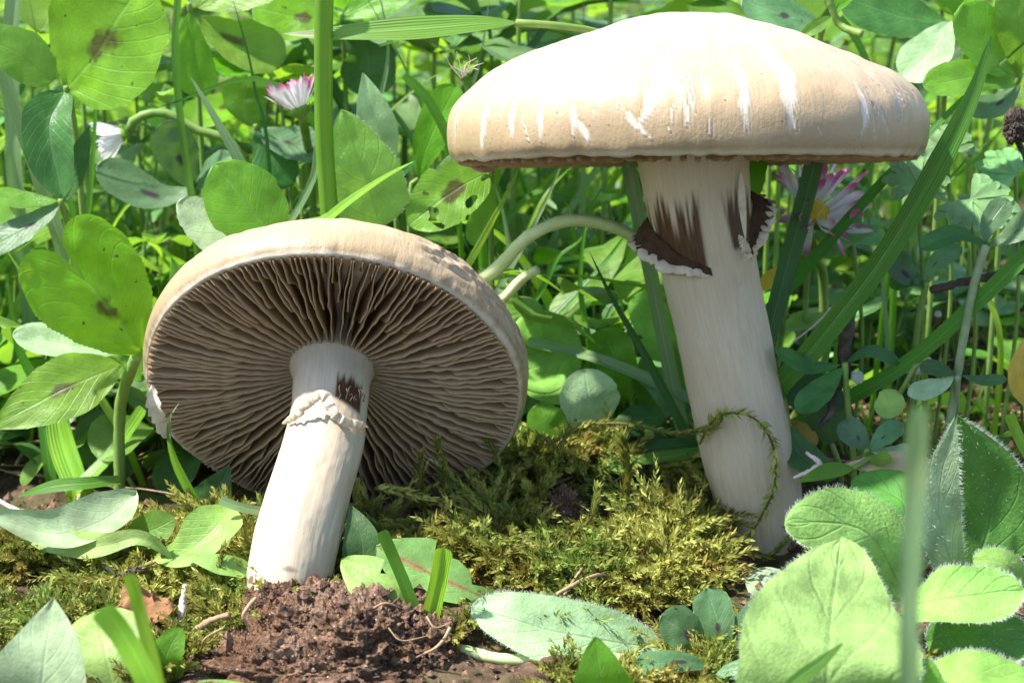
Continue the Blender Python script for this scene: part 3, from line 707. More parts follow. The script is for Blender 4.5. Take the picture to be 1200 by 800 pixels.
for i in range(11):
    x = 399 + i * 2.6 + rt_.uniform(-2, 2); y0 = 466 + rt_.uniform(-3, 5); h_ = rt_.uniform(4, 14); b = P(x, y0, 19.17); e = P(x + rt_.uniform(-4, 4), y0 - h_, 19.22); mm = P(x + rt_.uniform(-4, 4), y0 - h_ * .6, 19.17)
    V, F, uv = tube([b, mm, e], [.010, .008, .004], n=10, sides=5); c_ = child('spore_thread', mesh('spore_thread', V, F, uv), TWIG, ML); c_.parent = stem_l
# torn margin at the left
pts = [P(178, 450, 19.95), P(180, 470, 19.9), P(187, 492, 19.95), P(200, 518, 20.15)]
V, F, uv, D = leaf(pts, .2, 'lance', tilt=0, fold=.4, wave=.22, ser=.5, nser=7); c_ = child('torn_edge', mesh('torn_edge', V, F, uv), FLESH, ML)
# soil clod
def clod(center, size, seed, n=5.0):
    u = np.linspace(0, np.pi, 190); v = np.linspace(0, 2 * np.pi, 300, endpoint=False)
    d = np.stack(np.broadcast_arrays(np.sin(u)[:, None] * np.cos(v)[None], np.sin(u)[:, None] * np.sin(v)[None], np.cos(u)[:, None]), -1)
    r = 1 + .20 * fbm(d * 1.7, 2, seed) + .10 * (1 - 2 * np.abs(vnoise(d * 5, seed + 3))) + .09 * fbm(d * 9, 5, seed + 5, .72) - .16 * sstep(.1, .5, vnoise(d * 6.5, seed + 8))
    return (center + d * r[..., None] * np.array(size)).reshape(-1, 3), grid_faces(190, 300, True)
A_ = Arr()
for cpx, cpy, Y, sx, sz, sy in [(372, 750, 17.3, .85, .52, .9), (300, 775, 17.1, .72, .40, .8), (430, 752, 17.0, .66, .50, .75), (495, 765, 17.0, .40, .46, .5), (350, 800, 16.6, 1.3, .50, .8), (330, 715, 17.6, .42, .3, .5), (450, 800, 16.6, .75, .35, .5)]:
    V, F = clod(P(cpx, cpy, Y), (sx, sy, sz), int(cpx)); A_.add(V, F, a=.5)
cl = child('soil_clod', A_.mesh('soil_clod'), CLOD, ML)
C_ = Arr(); V0 = np.vstack(A_.V); pick = rng.choice(len(V0), 8000)
oct_ = np.array([[1, 0, 0], [-1, 0, 0], [0, 1, 0], [0, -1, 0], [0, 0, 1], [0, 0, -1]], float); of = np.array([[0, 2, 4], [2, 1, 4], [1, 3, 4], [3, 0, 4], [2, 0, 5], [1, 2, 5], [3, 1, 5], [0, 3, 5]])
for i in pick:
    if V0[i, 2] < -.1: continue
    s_ = .010 + .055 * rng.random() ** 3 + .05 * (rng.random() < .05); C_.add(V0[i] + oct_ * s_ * rng.uniform(.6, 1.3, (6, 3)) + rng.normal(0, .01, 3), of)
cr = child('soil_crumbs', C_.mesh('soil_crumbs', False), CLOD, ML); tag(cr, kind='stuff'); cr.parent = cl
for i, (a, b, c, r_) in enumerate([((528, 735), (515, 755), (488, 770), .03), ((438, 712), (452, 706), (470, 712), .02), ((300, 700), (285, 720), (293, 735), .035), ((262, 735), (240, 748), (236, 760), .02),
                                 ((500, 722), (510, 735), (530, 728), .015), ((390, 745), (420, 750), (440, 775), .012), ((455, 735), (470, 750), (500, 745), .014), ((230, 775), (215, 785), (200, 790), .02)]):
    V, F, uv = tube([P(*a, 16.5), P(*b, 16.38), P(*c, 16.45)], [r_ * .7, r_ * .55, r_ * .3], n=14, sides=7, ripple=.3, seed=i); o = child('rootlet', mesh('rootlet', V, F, uv), ROOT, ML); o.parent = cl

# ------------------------------------------------------------------ moss
def moss_arrays(b, d, L, bend, nl, ll, tone, seed, spread=.75):
    """b,d (S,3) bases and directions; every shoot a row of small pointed leaves"""
    r = np.random.default_rng(seed); S = len(b)
    f = (np.arange(nl)[None] + r.random((S, nl)) * .5) / nl
    pos = b[:, None] + d[:, None] * (L[:, None] * f)[..., None] + bend[:, None] * (f ** 2 * L[:, None])[..., None]
    T = nrm(d[:, None] + 2 * bend[:, None] * f[..., None])
    az = np.arange(nl)[None] * 2.4 + r.uniform(0, 6, (S, 1)) + r.normal(0, .3, (S, nl))
    X = nrm(np.cross(T, np.array([.3, .2, .93]))); Yv = np.cross(T, X)
    rd = np.cos(az)[..., None] * X + np.sin(az)[..., None] * Yv
    ld = nrm(T * (.5 + .5 * f[..., None] ** 2) + rd * spread); wd = np.cross(ld, T); wd = nrm(wd)
    l = ll * (.7 + .6 * r.random((S, nl))) * (1 - .55 * f ** 3) * (.55 + .45 * np.minimum(1, f * 4)); wl = l * .17
    p1 = pos + ld * (l * .4)[..., None]; up = np.cross(wd, ld)
    tip = pos + nrm(ld - rd * .15 + T * .25) * l[..., None]
    V = np.stack([pos, p1 + wd * wl[..., None] + up * (wl * .5)[..., None], tip, p1 - wd * wl[..., None] + up * (wl * .5)[..., None]], 2).reshape(-1, 3)
    F = np.arange(S * nl * 4).reshape(-1, 4)
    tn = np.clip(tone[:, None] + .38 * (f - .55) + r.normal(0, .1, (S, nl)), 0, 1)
    return V, F, np.repeat(tn.ravel(), 4)

def moss_patch(n, sampler, Lr, seed, ll=.10, up=1., tone0=.5, nl=34, thr=.12):
    r = np.random.default_rng(seed); xy = sampler(r, n)
    # clumped density
    dn = fbm(np.stack([xy[:, 0] * 1.1, xy[:, 1] * 1.1, xy[:, 0] * 0], -1), 3, 41); keep = dn > -thr + .4 * r.random(len(xy)) - .2; xy = xy[keep]; dn = dn[keep]; n = len(xy)
    z = gh(xy[:, 0], xy[:, 1]) + .02
    b = np.stack([xy[:, 0], xy[:, 1], z], 1)
    az = r.uniform(0, 2 * np.pi, n); lean = r.uniform(.15, 1.5, n)
    d = nrm(np.stack([np.cos(az) * lean, np.sin(az) * lean - .35, np.full(n, up)], 1))
    bend = np.stack([np.cos(az + 1) * .3, np.sin(az + 1) * .3 - .1, -r.uniform(0, .5, n)], 1)
    L = r.uniform(*Lr, n) * (1 + .3 * dn)
    tone = np.clip(tone0 + .32 * dn + r.normal(0, .12, n), .02, 1)
    return moss_arrays(b, d, L, bend, nl, ll, tone, seed)
def in_poly(cx, cy, sx, sy):
    def f(r, n):
        a = r.uniform(0, 2 * np.pi, n); q = np.sqrt(r.random(n)); return np.stack([cx + sx * q * np.cos(a), cy + sy * q * np.sin(a)], 1)
    return f
BARE = [(.62, 20.15, .36, .5), (.6, 17.0, 1.15, .42), (3.05, 19.7, .75, 1.0), (-1.95, 16.2, 1.5, 1.35)]
def bare(f):
    def g(r, n):
        xy = f(r, n); k = np.ones(n, bool)
        for (x, y, sx, sy) in BARE: k &= ((xy[:, 0] - x) / sx) ** 2 + ((xy[:, 1] - y) / sy) ** 2 > 1
        return xy[k]
    return g
Mo = Arr()
for i, (n, cx, cy, sx, sy, Lr, tn, nl, ll) in enumerate([
        (1500, .6, 20.2, 2.5, 1.6, (.45, .95), .50, 34, .17), (900, 1.4, 19.2, 1.7, 1.1, (.3, .7), .46, 32, .125), (200, .8, 21.2, 2.0, .6, (.6, 1.0), .64, 40, .17),
        (300, -1.0, 20.1, 1.0, .5, (.6, 1.15), .8, 44, .17)]):
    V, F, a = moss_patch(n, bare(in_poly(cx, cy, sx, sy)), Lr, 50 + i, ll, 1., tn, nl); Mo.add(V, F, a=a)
tag(link('moss', Mo.mesh('moss', False), MOSS), 'cushion of yellow green feathery moss between the two mushroom stems', 'moss', kind='stuff')
Mo = Arr()
for i, (n, cx, cy, sx, sy, Lr, tn, nl, ll) in enumerate([
        (1700, -4.7, 18.8, 2.4, 1.4, (.3, .65), .58, 32, .15), (1900, -4.6, 16.2, 2.4, 1.6, (.25, .5), .45, 28, .11), (260, -3.1, 20.0, 1.1, .6, (.4, .8), .62, 36, .15), (300, -2.7, 18.2, .7, 1.1, (.3, .6), .5, 30, .11)]):
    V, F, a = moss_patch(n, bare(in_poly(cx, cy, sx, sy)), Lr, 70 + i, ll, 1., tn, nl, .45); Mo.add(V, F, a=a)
tag(link('moss', Mo.mesh('moss', False), MOSS), 'olive moss carpet in the lower left beside the soil clod', 'moss', kind='stuff')
Mo = Arr()
for i, (n, cx, cy, sx, sy, Lr, tn, nl, ll) in enumerate([
        (450, 3.3, 20.2, .7, .6, (.25, .55), .35, 26, .08), (1800, 1.2, 16.3, 3.2, 1.3, (.2, .45), .48, 24, .11), (400, 6.3, 24.5, 1.5, 2., (.2, .5), .22, 26, .09), (350, 5., 21, 2.5, 1.2, (.15, .4), .2, 24, .08)]):
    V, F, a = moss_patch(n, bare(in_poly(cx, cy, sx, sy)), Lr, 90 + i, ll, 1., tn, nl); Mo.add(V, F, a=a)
tag(link('moss', Mo.mesh('moss', False), MOSS), 'short dark moss creeping over the soil on the right', 'moss', kind='stuff')

def moss_strand(pts, ll, nl, tone, label, width=.022, seed=0, spread=.75, name='moss_shoot'):
    n = 80; S = spline(pts, n); T = nrm(np.gradient(S, axis=0)); r = np.random.default_rng(seed)
    A = Arr(); V, F, uv = tube(pts, width, n=40, sides=6); A.add(V, F, a=.3)
    k = np.linspace(0, n - 1.01, nl).astype(int)
    b = S[k]; t = T[k]; V, F, a = moss_arrays(b, t, np.full(nl, .01), np.zeros((nl, 3)), 2, ll, np.full(nl, tone), seed, spread); A.add(V, F, a=a)
    o = link(name, A.mesh(name, False), MOSS, None, S[0]); tag(o, label, 'moss shoot'); return o
moss_strand([P(820, 520, 20.4), P(832, 497, 20.3), P(850, 484, 20.0), P(880, 488, 19.95), P(900, 508, 20.0), P(909, 540, 20.05), P(906, 575, 20.0), P(892, 605, 19.9), P(876, 630, 19.85)], .17, 70, .95, 'long yellow moss shoot looped across the upright mushroom stem', .016, 1, 1.25)
moss_strand([P(640, 520, 20.6), P(690, 498, 20.6), P(740, 497, 20.5), P(790, 507, 20.3), P(835, 500, 20.1), P(846, 484, 20.1)], .14, 80, .72, 'moss shoot lying level from the cushion toward the upright stem', .025, 2)
moss_strand([P(525, 600, 20.2), P(522, 560, 20.2), P(512, 515, 20.1)], .16, 60, .7, 'upright moss shoot in front of the tilted cap, right of its stem', .025, 3)
moss_strand([P(497, 600, 20.1), P(494, 570, 20.05), P(492, 532, 20.0)], .15, 50, .68, 'short upright moss shoot nearest the tilted stem on its right', .025, 4)
moss_strand([P(600, 590, 20.6), P(588, 550, 20.6), P(574, 517, 20.6)], .15, 50, .66, 'moss shoot bending left over the right margin of the tilted cap', .025, 5)
moss_strand([P(630, 600, 20.2), P(648, 545, 20.2), P(668, 500, 20.2)], .16, 60, .72, 'moss shoot leaning right in the middle of the cushion', .025, 6)
moss_strand([P(730, 600, 20.), P(735, 550, 20.), P(728, 510, 20.)], .2, 60, .55, 'dark green moss shoot in the back of the cushion', .03, 7)
moss_strand([P(640, 640, 19.5), P(690, 610, 19.3), P(700, 570, 19.4)], .15, 60, .7, 'feathery moss shoot beside the bare lump of soil', .025, 8)
moss_strand([P(800, 635, 20.), P(850, 632, 19.9), P(895, 652, 19.8), P(930, 625, 19.9)], .13, 80, .6, 'moss shoot across the foot of the upright stem', .022, 9)
moss_strand([P(440, 572, 19.3), P(470, 575, 19.6), P(520, 590, 19.8)], .16, 60, .85, 'pale yellow moss shoot pointing left to the tilted stem', .025, 10)
moss_strand([P(195, 690, 18.5), P(192, 660, 18.5), P(190, 632, 18.4)], .10, 40, .45, 'brown green moss shoot in front of the folded leaf', .03, 11)
moss_strand([P(262, 720, 18.), P(258, 665, 18.1), P(262, 640, 18.1)], .12, 50, .6, 'thin moss shoot just left of the tilted stem foot', .022, 12)
# bare lump of soil in the cushion
V, F = clod(P(660, 612, 20.3), (.36, .3, .40), 77)
tag(link('soil_lump', mesh('soil_lump', V, F), CLOD, None, P(660, 612, 20.3)), 'bare brown lump of soil in the middle of the moss cushion', 'soil lump')
V, F = clod(P(775, 590, 20.9), (.3, .25, .22), 78)
tag(link('soil_lump', mesh('soil_lump', V, F), CLOD, None, P(775, 590, 20.9)), 'dark soil lump in the moss close to the upright stem', 'soil lump')

# ------------------------------------------------------------------ hand-placed leaves and blades
def rooted(pts, dx=.3, dy=.4, frac=.55):
    """carry a stalk or blade on from its last seen point down into the ground"""
    a = pts[-1]; b = pts[-2]; t = nrm(a - b)
    g = gh(a[0] + dx, a[1] + dy) - .15
    h = a[2] - g
    if h < .3: return list(pts) + [np.array([a[0] + t[0] * .2, a[1] + .1, g - .1])]
    mid = a + t * min(h * .35, .9); mid[2] = min(mid[2], a[2] - h * .15); mid[2] = max(mid[2], g + .2 * h)
    return list(pts) + [mid, np.array([mid[0] + t[0] * .3 + dx * .3, mid[1] + dy, g])]

def blade(pts, wpx, mat, label, prof='grass', tilt=10, root=True, fold=.25, name='grass_shoot', cat='grass blade', twist=0, roll=0, group=None, dx=.1, dy=.4, **k):
    """pts run from the tip to the foot, in photo pixels with the distance"""
    W = [P(*p) for p in pts]; wd = wpx * depth(W[0]) / 2000
    if root: W = rooted(W, dx, dy)
    W = W[::-1]
    me, D = lmesh(name, W, wd, prof, n=46, m=6, tilt=tilt, fold=fold, twist=twist, roll=roll, **k)
    o = link(name, me, mat, None, W[0]); return tag(o, label, cat, group)

B = blade
G1 = [P(381, -40, 21.6), P(379, 60, 21.6), P(380, 160, 21.6), P(387, 262, 21.6)]
V, F, uv = tube(rooted(G1, .1, .6)[::-1], [.13, .125, .12, .12, .12], n=50, sides=14, flat=.6)
tag(link('grass_stalk', mesh('grass_stalk', V, F, uv), GS, None, G1[-1]), 'thick upright bright green grass stalk rising behind the tilted cap', 'grass stalk')
B([(330, 40, 21.8), (375, 41, 21.7), (430, 38, 21.6), (500, 34, 21.6), (560, 29, 21.7), (607, 27, 21.8)], 34, GW, 'broad level grass blade with white tip crossing the thick stalk', 'lance', tilt=35, root=False, fold=.2)
V, F, uv = tube([P(605, 27, 21.8), P(650, 30, 21.9), P(700, 38, 22.1), P(760, 60, 23), P(800, 200, 24), np.array([2.4, 24.5, -.1])], [.05, .045, .04, .04, .05], n=40, sides=8)
tag(link('grass_stalk', mesh('grass_stalk', V, F, uv), ST, None, P(700, 38, 22.1)), 'thin stalk running from the level blade behind the upright cap', 'grass stalk')
B([(222, 88, 21.8), (262, 155, 21.7), (300, 225, 21.7), (328, 278, 21.7)], 22, GP, 'pale blue green blade slanting down to the tilted cap from upper left', tilt=20)
B([(488, 188, 20.9), (460, 202, 20.9), (420, 228, 21), (385, 256, 21.1)], 19, GB, 'short bright blade pointing right just above the tilted cap', 'grass', tilt=30)
B([(473, 88, 23), (500, 115, 23), (520, 150, 23), (533, 182, 23)], 12, GR, 'thin cut blade bowing to the left edge of the upright cap', 'cut', tilt=10)
B([(622, 160, 22), (600, 215, 22), (575, 262, 22), (550, 308, 22)], 18, GB, 'bright yellow green blade leaning right below the upright cap left half', 'grasslong', tilt=10)
B([(735, 190, 22.4), (752, 270, 22.3), (770, 360, 22.2), (792, 470, 22)], 18, GP, 'grey green blade standing close left of the upright stem', 'cut', tilt=5)
B([(690, 293, 21.6), (715, 345, 21.6), (755, 415, 21.5), (800, 500, 21.4)], 16, GD, 'dark pointed blade leaning left in front of the grey green blade', 'grasslong', tilt=15, dy=0)
B([(618, 401, 22.5), (690, 418, 22.3), (760, 445, 22.1), (830, 478, 21.9)], 17, GP, 'pale topped blade lying almost level between the mushrooms', 'cut', tilt=55, root=False)
B([(1162, 42, 20.2), (1140, 110, 20.2), (1090, 210, 20.2), (1030, 310, 20.3), (950, 412, 20.6)], 30, GM, 'long wide blade with pale tip slanting down right of the upright cap', 'blunt', tilt=15, fold=.35, dy=.6)
B([(1230, 25, 23), (1150, 95, 23), (1080, 165, 22.6), (1000, 250, 22.2), (900, 365, 22.2)], 20, GM, 'blade passing behind the upright cap and down to its stem', 'grasslong', tilt=15)
B([(962, 150, 22.3), (948, 215, 22.3), (928, 290, 22.2), (903, 385, 22.0)], 24, GD, 'dark blade standing close right of the upright stem', 'cut', tilt=10)
B([(1230, 270, 20.2), (1150, 350, 20.4), (1050, 435, 20.8), (930, 500, 21.3)], 20, GM, 'blade arching up to the right edge over bare soil', 'cut', tilt=30, dx=-.4)
B([(211, 470, 20.0), (198, 495, 20.0), (205, 540, 20.2), (237, 602, 20.5)], 15, GW, 'curled pale tipped blade in front of the gills at far left', 'grasslong', tilt=10, dy=0)
B([(447, 622, 17.2), (462, 655, 17.2), (487, 715, 17.1)], 15, GR, 'slim cut grass stub behind the soil clod', 'cut', tilt=10, dy=0)
B([(521, 642, 17.1), (514, 680, 17.1), (505, 720, 17.1)], 24, GB, 'wide ridged cut grass stub at the right end of the soil clod', 'cut', tilt=5, fold=.5, dy=0)
B([(152, 672, 12.5), (165, 720, 12.5), (185, 800, 12.4), (195, 860, 12.4)], 17, GB, 'out of focus narrow blade at the lower left', 'cut', tilt=5, root=False)
B([(120, 712, 12.2), (145, 745, 12.2), (175, 800, 12.1), (190, 860, 12.1)], 32, GB, 'out of focus wide blade stub at the lower left', 'cut', tilt=25, root=False, roll=20)
B([(1076, 478, 8.2), (1072, 560, 8.2), (1066, 680, 8.1), (1064, 830, 8.0), (1064, 1300, 7.9)], 26, GP, 'very blurred blade close to the lens at lower right', 'cut', tilt=5, root=False)
B([(988, 753, 13.5), (962, 775, 13.5), (925, 805, 13.5), (900, 840, 13.4)], 17, GR, 'small blade tip in front of the big downy leaf', 'grass', tilt=10, root=False)
B([(0, 78, 23), (22, 140, 23), (40, 190, 23), (55, 240, 23)], 18, GP, 'pale blade slanting along the left edge of the photo', 'cut', tilt=15)
B([(18, -20, 25), (12, 60, 25), (16, 150, 25)], 20, GP, 'pale upright blurred blade in the top left corner', 'cut', tilt=15)
B([(20, 582, 20.3), (60, 571, 20.2), (100, 567, 20.2), (140, 563, 20.4)], 19, GR, 'dull green blade lying level at the left over the moss', 'grass', tilt=50, root=False)
B([(168, 478, 22), (150, 505, 22), (125, 538, 21.8), (98, 565, 21.6)], 15, GB, 'bright slanting blade left of the tilted cap', 'cut', tilt=20)
B([(55, 628, 19.3), (30, 645, 19.2), (-15, 668, 19.0)], 26, GR, 'blade entering at the left edge beneath the folded leaf', 'grass', tilt=50, root=False)
B([(258, 586, 18.6), (280, 594, 18.6), (312, 601, 18.7)], 12, GP, 'short pale stub touching the tilted stem', 'cut', tilt=30, root=False)
B([(420, 578, 21.6), (520, 552, 21.5), (640, 535, 21.5), (810, 520, 21.6)], 17, GD, 'long dark blade lying behind the moss cushion', 'cut', tilt=40, root=False)
B([(515, 572, 21.2), (600, 556, 21.2), (690, 548, 21.3)], 14, GD, 'second dark blade lying just in front of the long one in the moss', 'cut', tilt=40, root=False)
B([(700, 552, 21), (760, 538, 21.0), (835, 528, 21.1)], 15, GR, 'bright blade lying in the moss just left of the upright stem', 'cut', tilt=40, root=False)
B([(372, 170, 22.2), (368, 205, 22.2), (352, 240, 22.2), (332, 272, 22.2)], 9, GP, 'thin curved pale blade between the thick stalk and the slanting blade', 'cut', tilt=10)
B([(1182, 485, 20.5), (1190, 505, 20.5), (1203, 530, 20.4)], 14, GB, 'small bright stub at the right edge above the downy leaves', 'cut', tilt=10)
B([(62, 395, 22.3), (66, 450, 22.2), (72, 510, 22.1), (88, 560, 21.8)], 34, GB, 'wide bright blade drooping under the spotted clover leaf', 'lance', tilt=10, twist=20)
B([(8, 320, 22.6), (20, 400, 22.6), (45, 460, 22.5), (60, 560, 22.2)], 20, GR, 'green blade bending down at the far left behind the clover', 'grasslong', tilt=10)
B([(700, 240, 24), (680, 280, 24), (655, 300, 24), (640, 330, 24)], 14, GR, 'short blade behind the arching daisy stalk', 'grasslong', tilt=10)
B([(680, 185, 24.5), (650, 215, 24.5), (632, 240, 24.4), (610, 290, 24.3)], 12, GB, 'yellow green blade just under the upright cap left of the stem', 'grasslong', tilt=10)
B([(622, 322, 22.2), (680, 324, 22.3), (745, 334, 22.4), (800, 340, 22.5)], 7, GB, 'thin level blade below the arching daisy stalk', 'grasslong', tilt=40, root=False)
B([(1200, 120, 24), (1150, 180, 24), (1110, 215, 24)], 10, GR, 'thin blade above the lobed leaves at right', 'grasslong', tilt=30)
B([(920, 475, 21.5), (960, 440, 21.8), (975, 380, 22.)], 8, GR, 'short slanting blade beside the dark blade foot', 'cut', root=False)
B([(420, -20, 24), (470, 70, 24), (505, 150, 24)], 9, GR, 'thin green blade slanting right above the soft broad leaf', 'grasslong')
B([(560, 70, 24), (500, 95, 24), (430, 160, 24), (400, 230, 24)], 10, GB, 'bright thin blade slanting left behind the soft broad leaf', 'grasslong')
B([(100, 20, 24.5), (112, 100, 24.4), (108, 200, 24.3), (100, 280, 24.2)], 12, GR, 'narrow green blade between the daisy bud and the hanging leaflet', 'grasslong')
B([(210, -20, 24.5), (205, 60, 24.4), (212, 140, 24.3), (220, 200, 24.2)], 9, GR, 'bright vertical blade right of the big top left leaflet', 'cut')
B([(720, 200, 23.6), (690, 250, 23.5), (680, 330, 23.4), (690, 400, 23.2)], 11, GR, 'narrow blade crossing the arching daisy stalk', 'grasslong')
B([(668, 165, 23.8), (640, 235, 23.7), (590, 330, 23.5)], 13, GP, 'greyish blade slanting under the upright cap', 'grasslong')
B([(760, 230, 23.9), (715, 300, 23.8), (640, 380, 23.4)], 12, GR, 'green blade slanting left down to the tilted cap', 'grasslong')
B([(1195, 140, 23.2), (1130, 190, 23.2), (1040, 300, 23.)], 9, GR, 'thin blade crossing behind the long wide blade', 'grasslong')
B([(1010, 180, 23.6), (1030, 260, 23.5), (1035, 340, 23.4)], 8, GP, 'fine pale blade upright behind the long wide blade', 'grasslong')
B([(1080, 120, 23.8), (1110, 200, 23.6), (1150, 330, 23.2)], 10, GB, 'bright thin blade leaning left behind the pale lobed leaf', 'grasslong')
B([(30, -20, 24), (60, 120, 23.6), (95, 300, 23.2)], 10, GR, 'long thin blade leaning left through the big top left clover', 'grasslong')
B([(0, 280, 22.8), (50, 360, 22.6), (120, 470, 22.3)], 13, GB, 'bright blade slanting behind the large spotted clover', 'grasslong')
B([(270, -10, 24), (290, 60, 24), (300, 110, 24)], 10, GD, 'thin dark blade in front of the big bright leaves at top', 'grasslong')
B([(440, -30, 25), (455, 60, 25), (440, 140, 25), (430, 220, 25)], 14, GP, 'blurred pale blade right of the thick stalk', 'grasslong')
B([(575, -10, 26), (560, 80, 26), (530, 150, 26)], 12, GP, 'blurred pale blade behind the left of the upright cap', 'grasslong')
B([(682, -20, 27), (684, 10, 27), (684, 60, 27)], 9, GP, 'thin blurred blade above the upright cap', 'grasslong')
B([(985, 20, 24), (1010, 60, 24), (1030, 120, 24)], 9, GR, 'thin stalk like blade behind the upright cap right shoulder', 'cut')

# stalks (tubes)
def stalk(pts, r0, mat, label, name='stalk', cat='stalk', root=True, dx=.1, dy=.3, hairs=0, ripple=.13):
    W = [P(*p) for p in pts]; W = rooted(W, dx, dy) if root else W
    V, F, uv = tube(W, r0, n=46, sides=10, ripple=ripple); o = link(name, mesh(name, V, F, uv), mat, None, W[-1]); tag(o, label, cat)
    if hairs:
        S = spline(W, 60); T = nrm(np.gradient(S, axis=0)); rr = r0 if np.isscalar(r0) else float(np.mean(r0))
        sd = nrm(np.cross(T, CF)); D = dict(edge=[S - sd * rr * .9, S + sd * rr * .9], side=sd, nn=np.cross(sd, T) * .3, T=T, grid=None)
        h = hair_mesh(D, hairs, 0, L=.09, wd=.0035, seed=len(label)); h.transform(Matrix.Translation(-o.location)); oh = bpy.data.objects.new('hairs', h); COL.objects.link(oh); h.materials.append(HAIR); oh.parent = o; tag(oh, kind='stuff')
    return o
stalk([(800, 345, 22.2), (770, 300, 22.1), (725, 268, 22), (670, 258, 21.9), (622, 276, 21.9), (583, 315, 21.9)], [.07, .08, .085, .085, .08, .08], STP, 'hairy pale daisy stalk arching from the upright stem toward the tilted cap', 'daisy_stalk', 'flower stalk', hairs=120)
stalk([(630, 316, 21.3), (612, 327, 21.4), (592, 348, 21.5)], [.06, .075, .07, .07], STP, 'stub of a hairy cut stalk at the right shoulder of the tilted cap', 'cut_stalk', 'flower stalk', hairs=60)
stalk([(1010, 40, 22.8), (985, 30, 23), (975, 10, 23), (965, -20, 23)], .05, ST, 'bent leaf stalk over the upright cap right side', root=False)
stalk([(880, -10, 25), (885, 10, 25)], .04, ST, 'thin stalk behind the top of the upright cap')
stalk([(1003, 575, 19.5), (1030, 600, 19.0), (1062, 625, 18.6), (1090, 660, 18.5)], [.06, .08, .09], STG, 'slanting pale green stalk behind the blurred blade', root=False, hairs=40)
stalk([(1005, 588, 18.2), (1030, 605, 18), (1060, 640, 18), (1080, 665, 18)], [.11, .12, .10], DAN, 'cut yellow green stalk end between the downy leaves', root=False)
stalk([(1200, 600, 18), (1180, 620, 18), (1172, 650, 18.)], .02, TWIG, 'thin wiry brown stem against the dark downy leaf', 'dry_stem', 'dry stem')
stalk([(538, 760, 17), (600, 773, 16.8), (700, 770, 16.9), (790, 780, 17)], .065, STP, 'pale level stalk under the downy oval leaf', root=False)
stalk([(535, 740, 17.4), (560, 760, 17.2), (590, 775, 17)], .05, STP, 'second pale stalk by the right end of the soil clod', root=False)

def thing_leaf(spec, mat, label, cat='leaf', name='leaf', stalk_to=None, stalk_r=.035, smat=None, hairs=None, **k):
    """one leaf (spine from its base to its tip, pixels + distance), with an optional stalk"""
    pts, wpx, prof = spec; W = [P(*p) for p in pts]; wd = wpx * depth(W[0]) / 2000
    root = empty(name, W[0], label, cat)
    me, D = lmesh('leaf_blade', W, wd, prof, **k); child('leaf_blade', me, mat, root)
    if hairs:
        h = hair_mesh(D, int(hairs[0] * 1.9), int(hairs[1] * 1.8), L=hairs[2] * .62, wd=.0022, seed=int(pts[0][0]) % 97); o = child('hairs', h, HAIR, root); tag(o, kind='stuff')
    if stalk_to is not None:
        g = stalk_to if stalk_to is not True else None
        if g is None:
            t = nrm(W[0] - W[1]); a = W[0] + t * .4; gx_, gy_ = a[0] + t[0] * .3, a[1] + .3
            S = [W[0], a, np.array([gx_, gy_, gh(gx_, gy_) - .1])]
        else: S = [W[0]] + [P(*p) for p in g]
        V, F, uv = tube(S, stalk_r, n=24, sides=8); child('leaf_stalk', mesh('leaf_stalk', V, F, uv), smat or ST, root)
    return root

def clover(joint, leaflets, label, stalk_pts=None, group=None, smat=None, name='clover', stalk_r=.04, st_root=True):
    """leaflets: (pts (pixels) from the joint outward, width px, material, kwargs)"""
    J = P(*joint); root = empty(name, J, label, 'clover', group)
    for pts, wpx, mat, k in leaflets:
        W = [P(*p) for p in pts]; wd = wpx * depth(W[0]) / 2000; kw = dict(prof='clover', n=30, m=10, ser=.05, nser=26, notch=.06, fold=.12); kw.update(k)
        me, D = lmesh('leaflet', W, wd, **kw); child('leaflet', me, mat, root)
    S = [J] + [P(*p) for p in (stalk_pts or [])]
    if st_root: S = rooted(S if len(S) > 1 else [J + np.array([0, -.02, .05]), J], .1, .2)
    V, F, uv = tube(S, stalk_r, n=36, sides=8, ripple=.08); child('leaf_stalk', mesh('leaf_stalk', V, F, uv), smat or ST, root)
    return root

# left foreground clover
clover((160, 416, 20.9), [
    ([(166, 414, 20.9), (128, 362, 20.8), (86, 312, 20.75)], 170, CLS, dict(tilt=20, notch=.34, fold=.15, prof='heart', ser=.05, n=48, m=24)),
    ([(150, 412, 21.0), (90, 405, 20.9), (20, 392, 20.8)], 52, CLP, dict(tilt=35, fold=.1)),
    ([(142, 428, 20.8), (75, 456, 20.5), (-8, 500, 20.3)], 78, CLS, dict(tilt=20, prof='lance', fold=.1))],
    'large spotted clover leaf left of the tilted cap', [(142, 470, 21.2), (140, 540, 21.3), (141, 600, 21.3)], stalk_r=.075, smat=ST)
clover((78, 106, 22.6), [
    ([(80, 104, 22.6), (122, 50, 22.4), (165, -25, 22.3)], 165, CLS, dict(tilt=15, prof='oval', ser=.02)),
    ([(62, 96, 22.6), (20, 62, 22.5), (-25, 45, 22.4)], 62, CL, dict(tilt=25, prof='oval')),
    ([(76, 108, 22.6), (58, 150, 22.2), (72, 228, 21.9)], 66, CLD, dict(tilt=15, fold=.5, prof='oval'))],
    'big bright clover leaf in the top left corner with one dark leaflet hanging')
clover((72, 238, 22.2), [
    ([(72, 238, 22.2), (40, 262, 22.1), (-12, 290, 22.)], 52, CLB, dict(tilt=40)),
    ([(70, 236, 22.2), (30, 235, 22.2), (-10, 228, 22.2)], 34, CL, dict(tilt=40)),
    ([(76, 236, 22.2), (86, 205, 22.3), (104, 150, 22.4)], 30, CLD, dict(tilt=5, prof='lance'))],
    'clover leaf with small purple dots at the left edge')
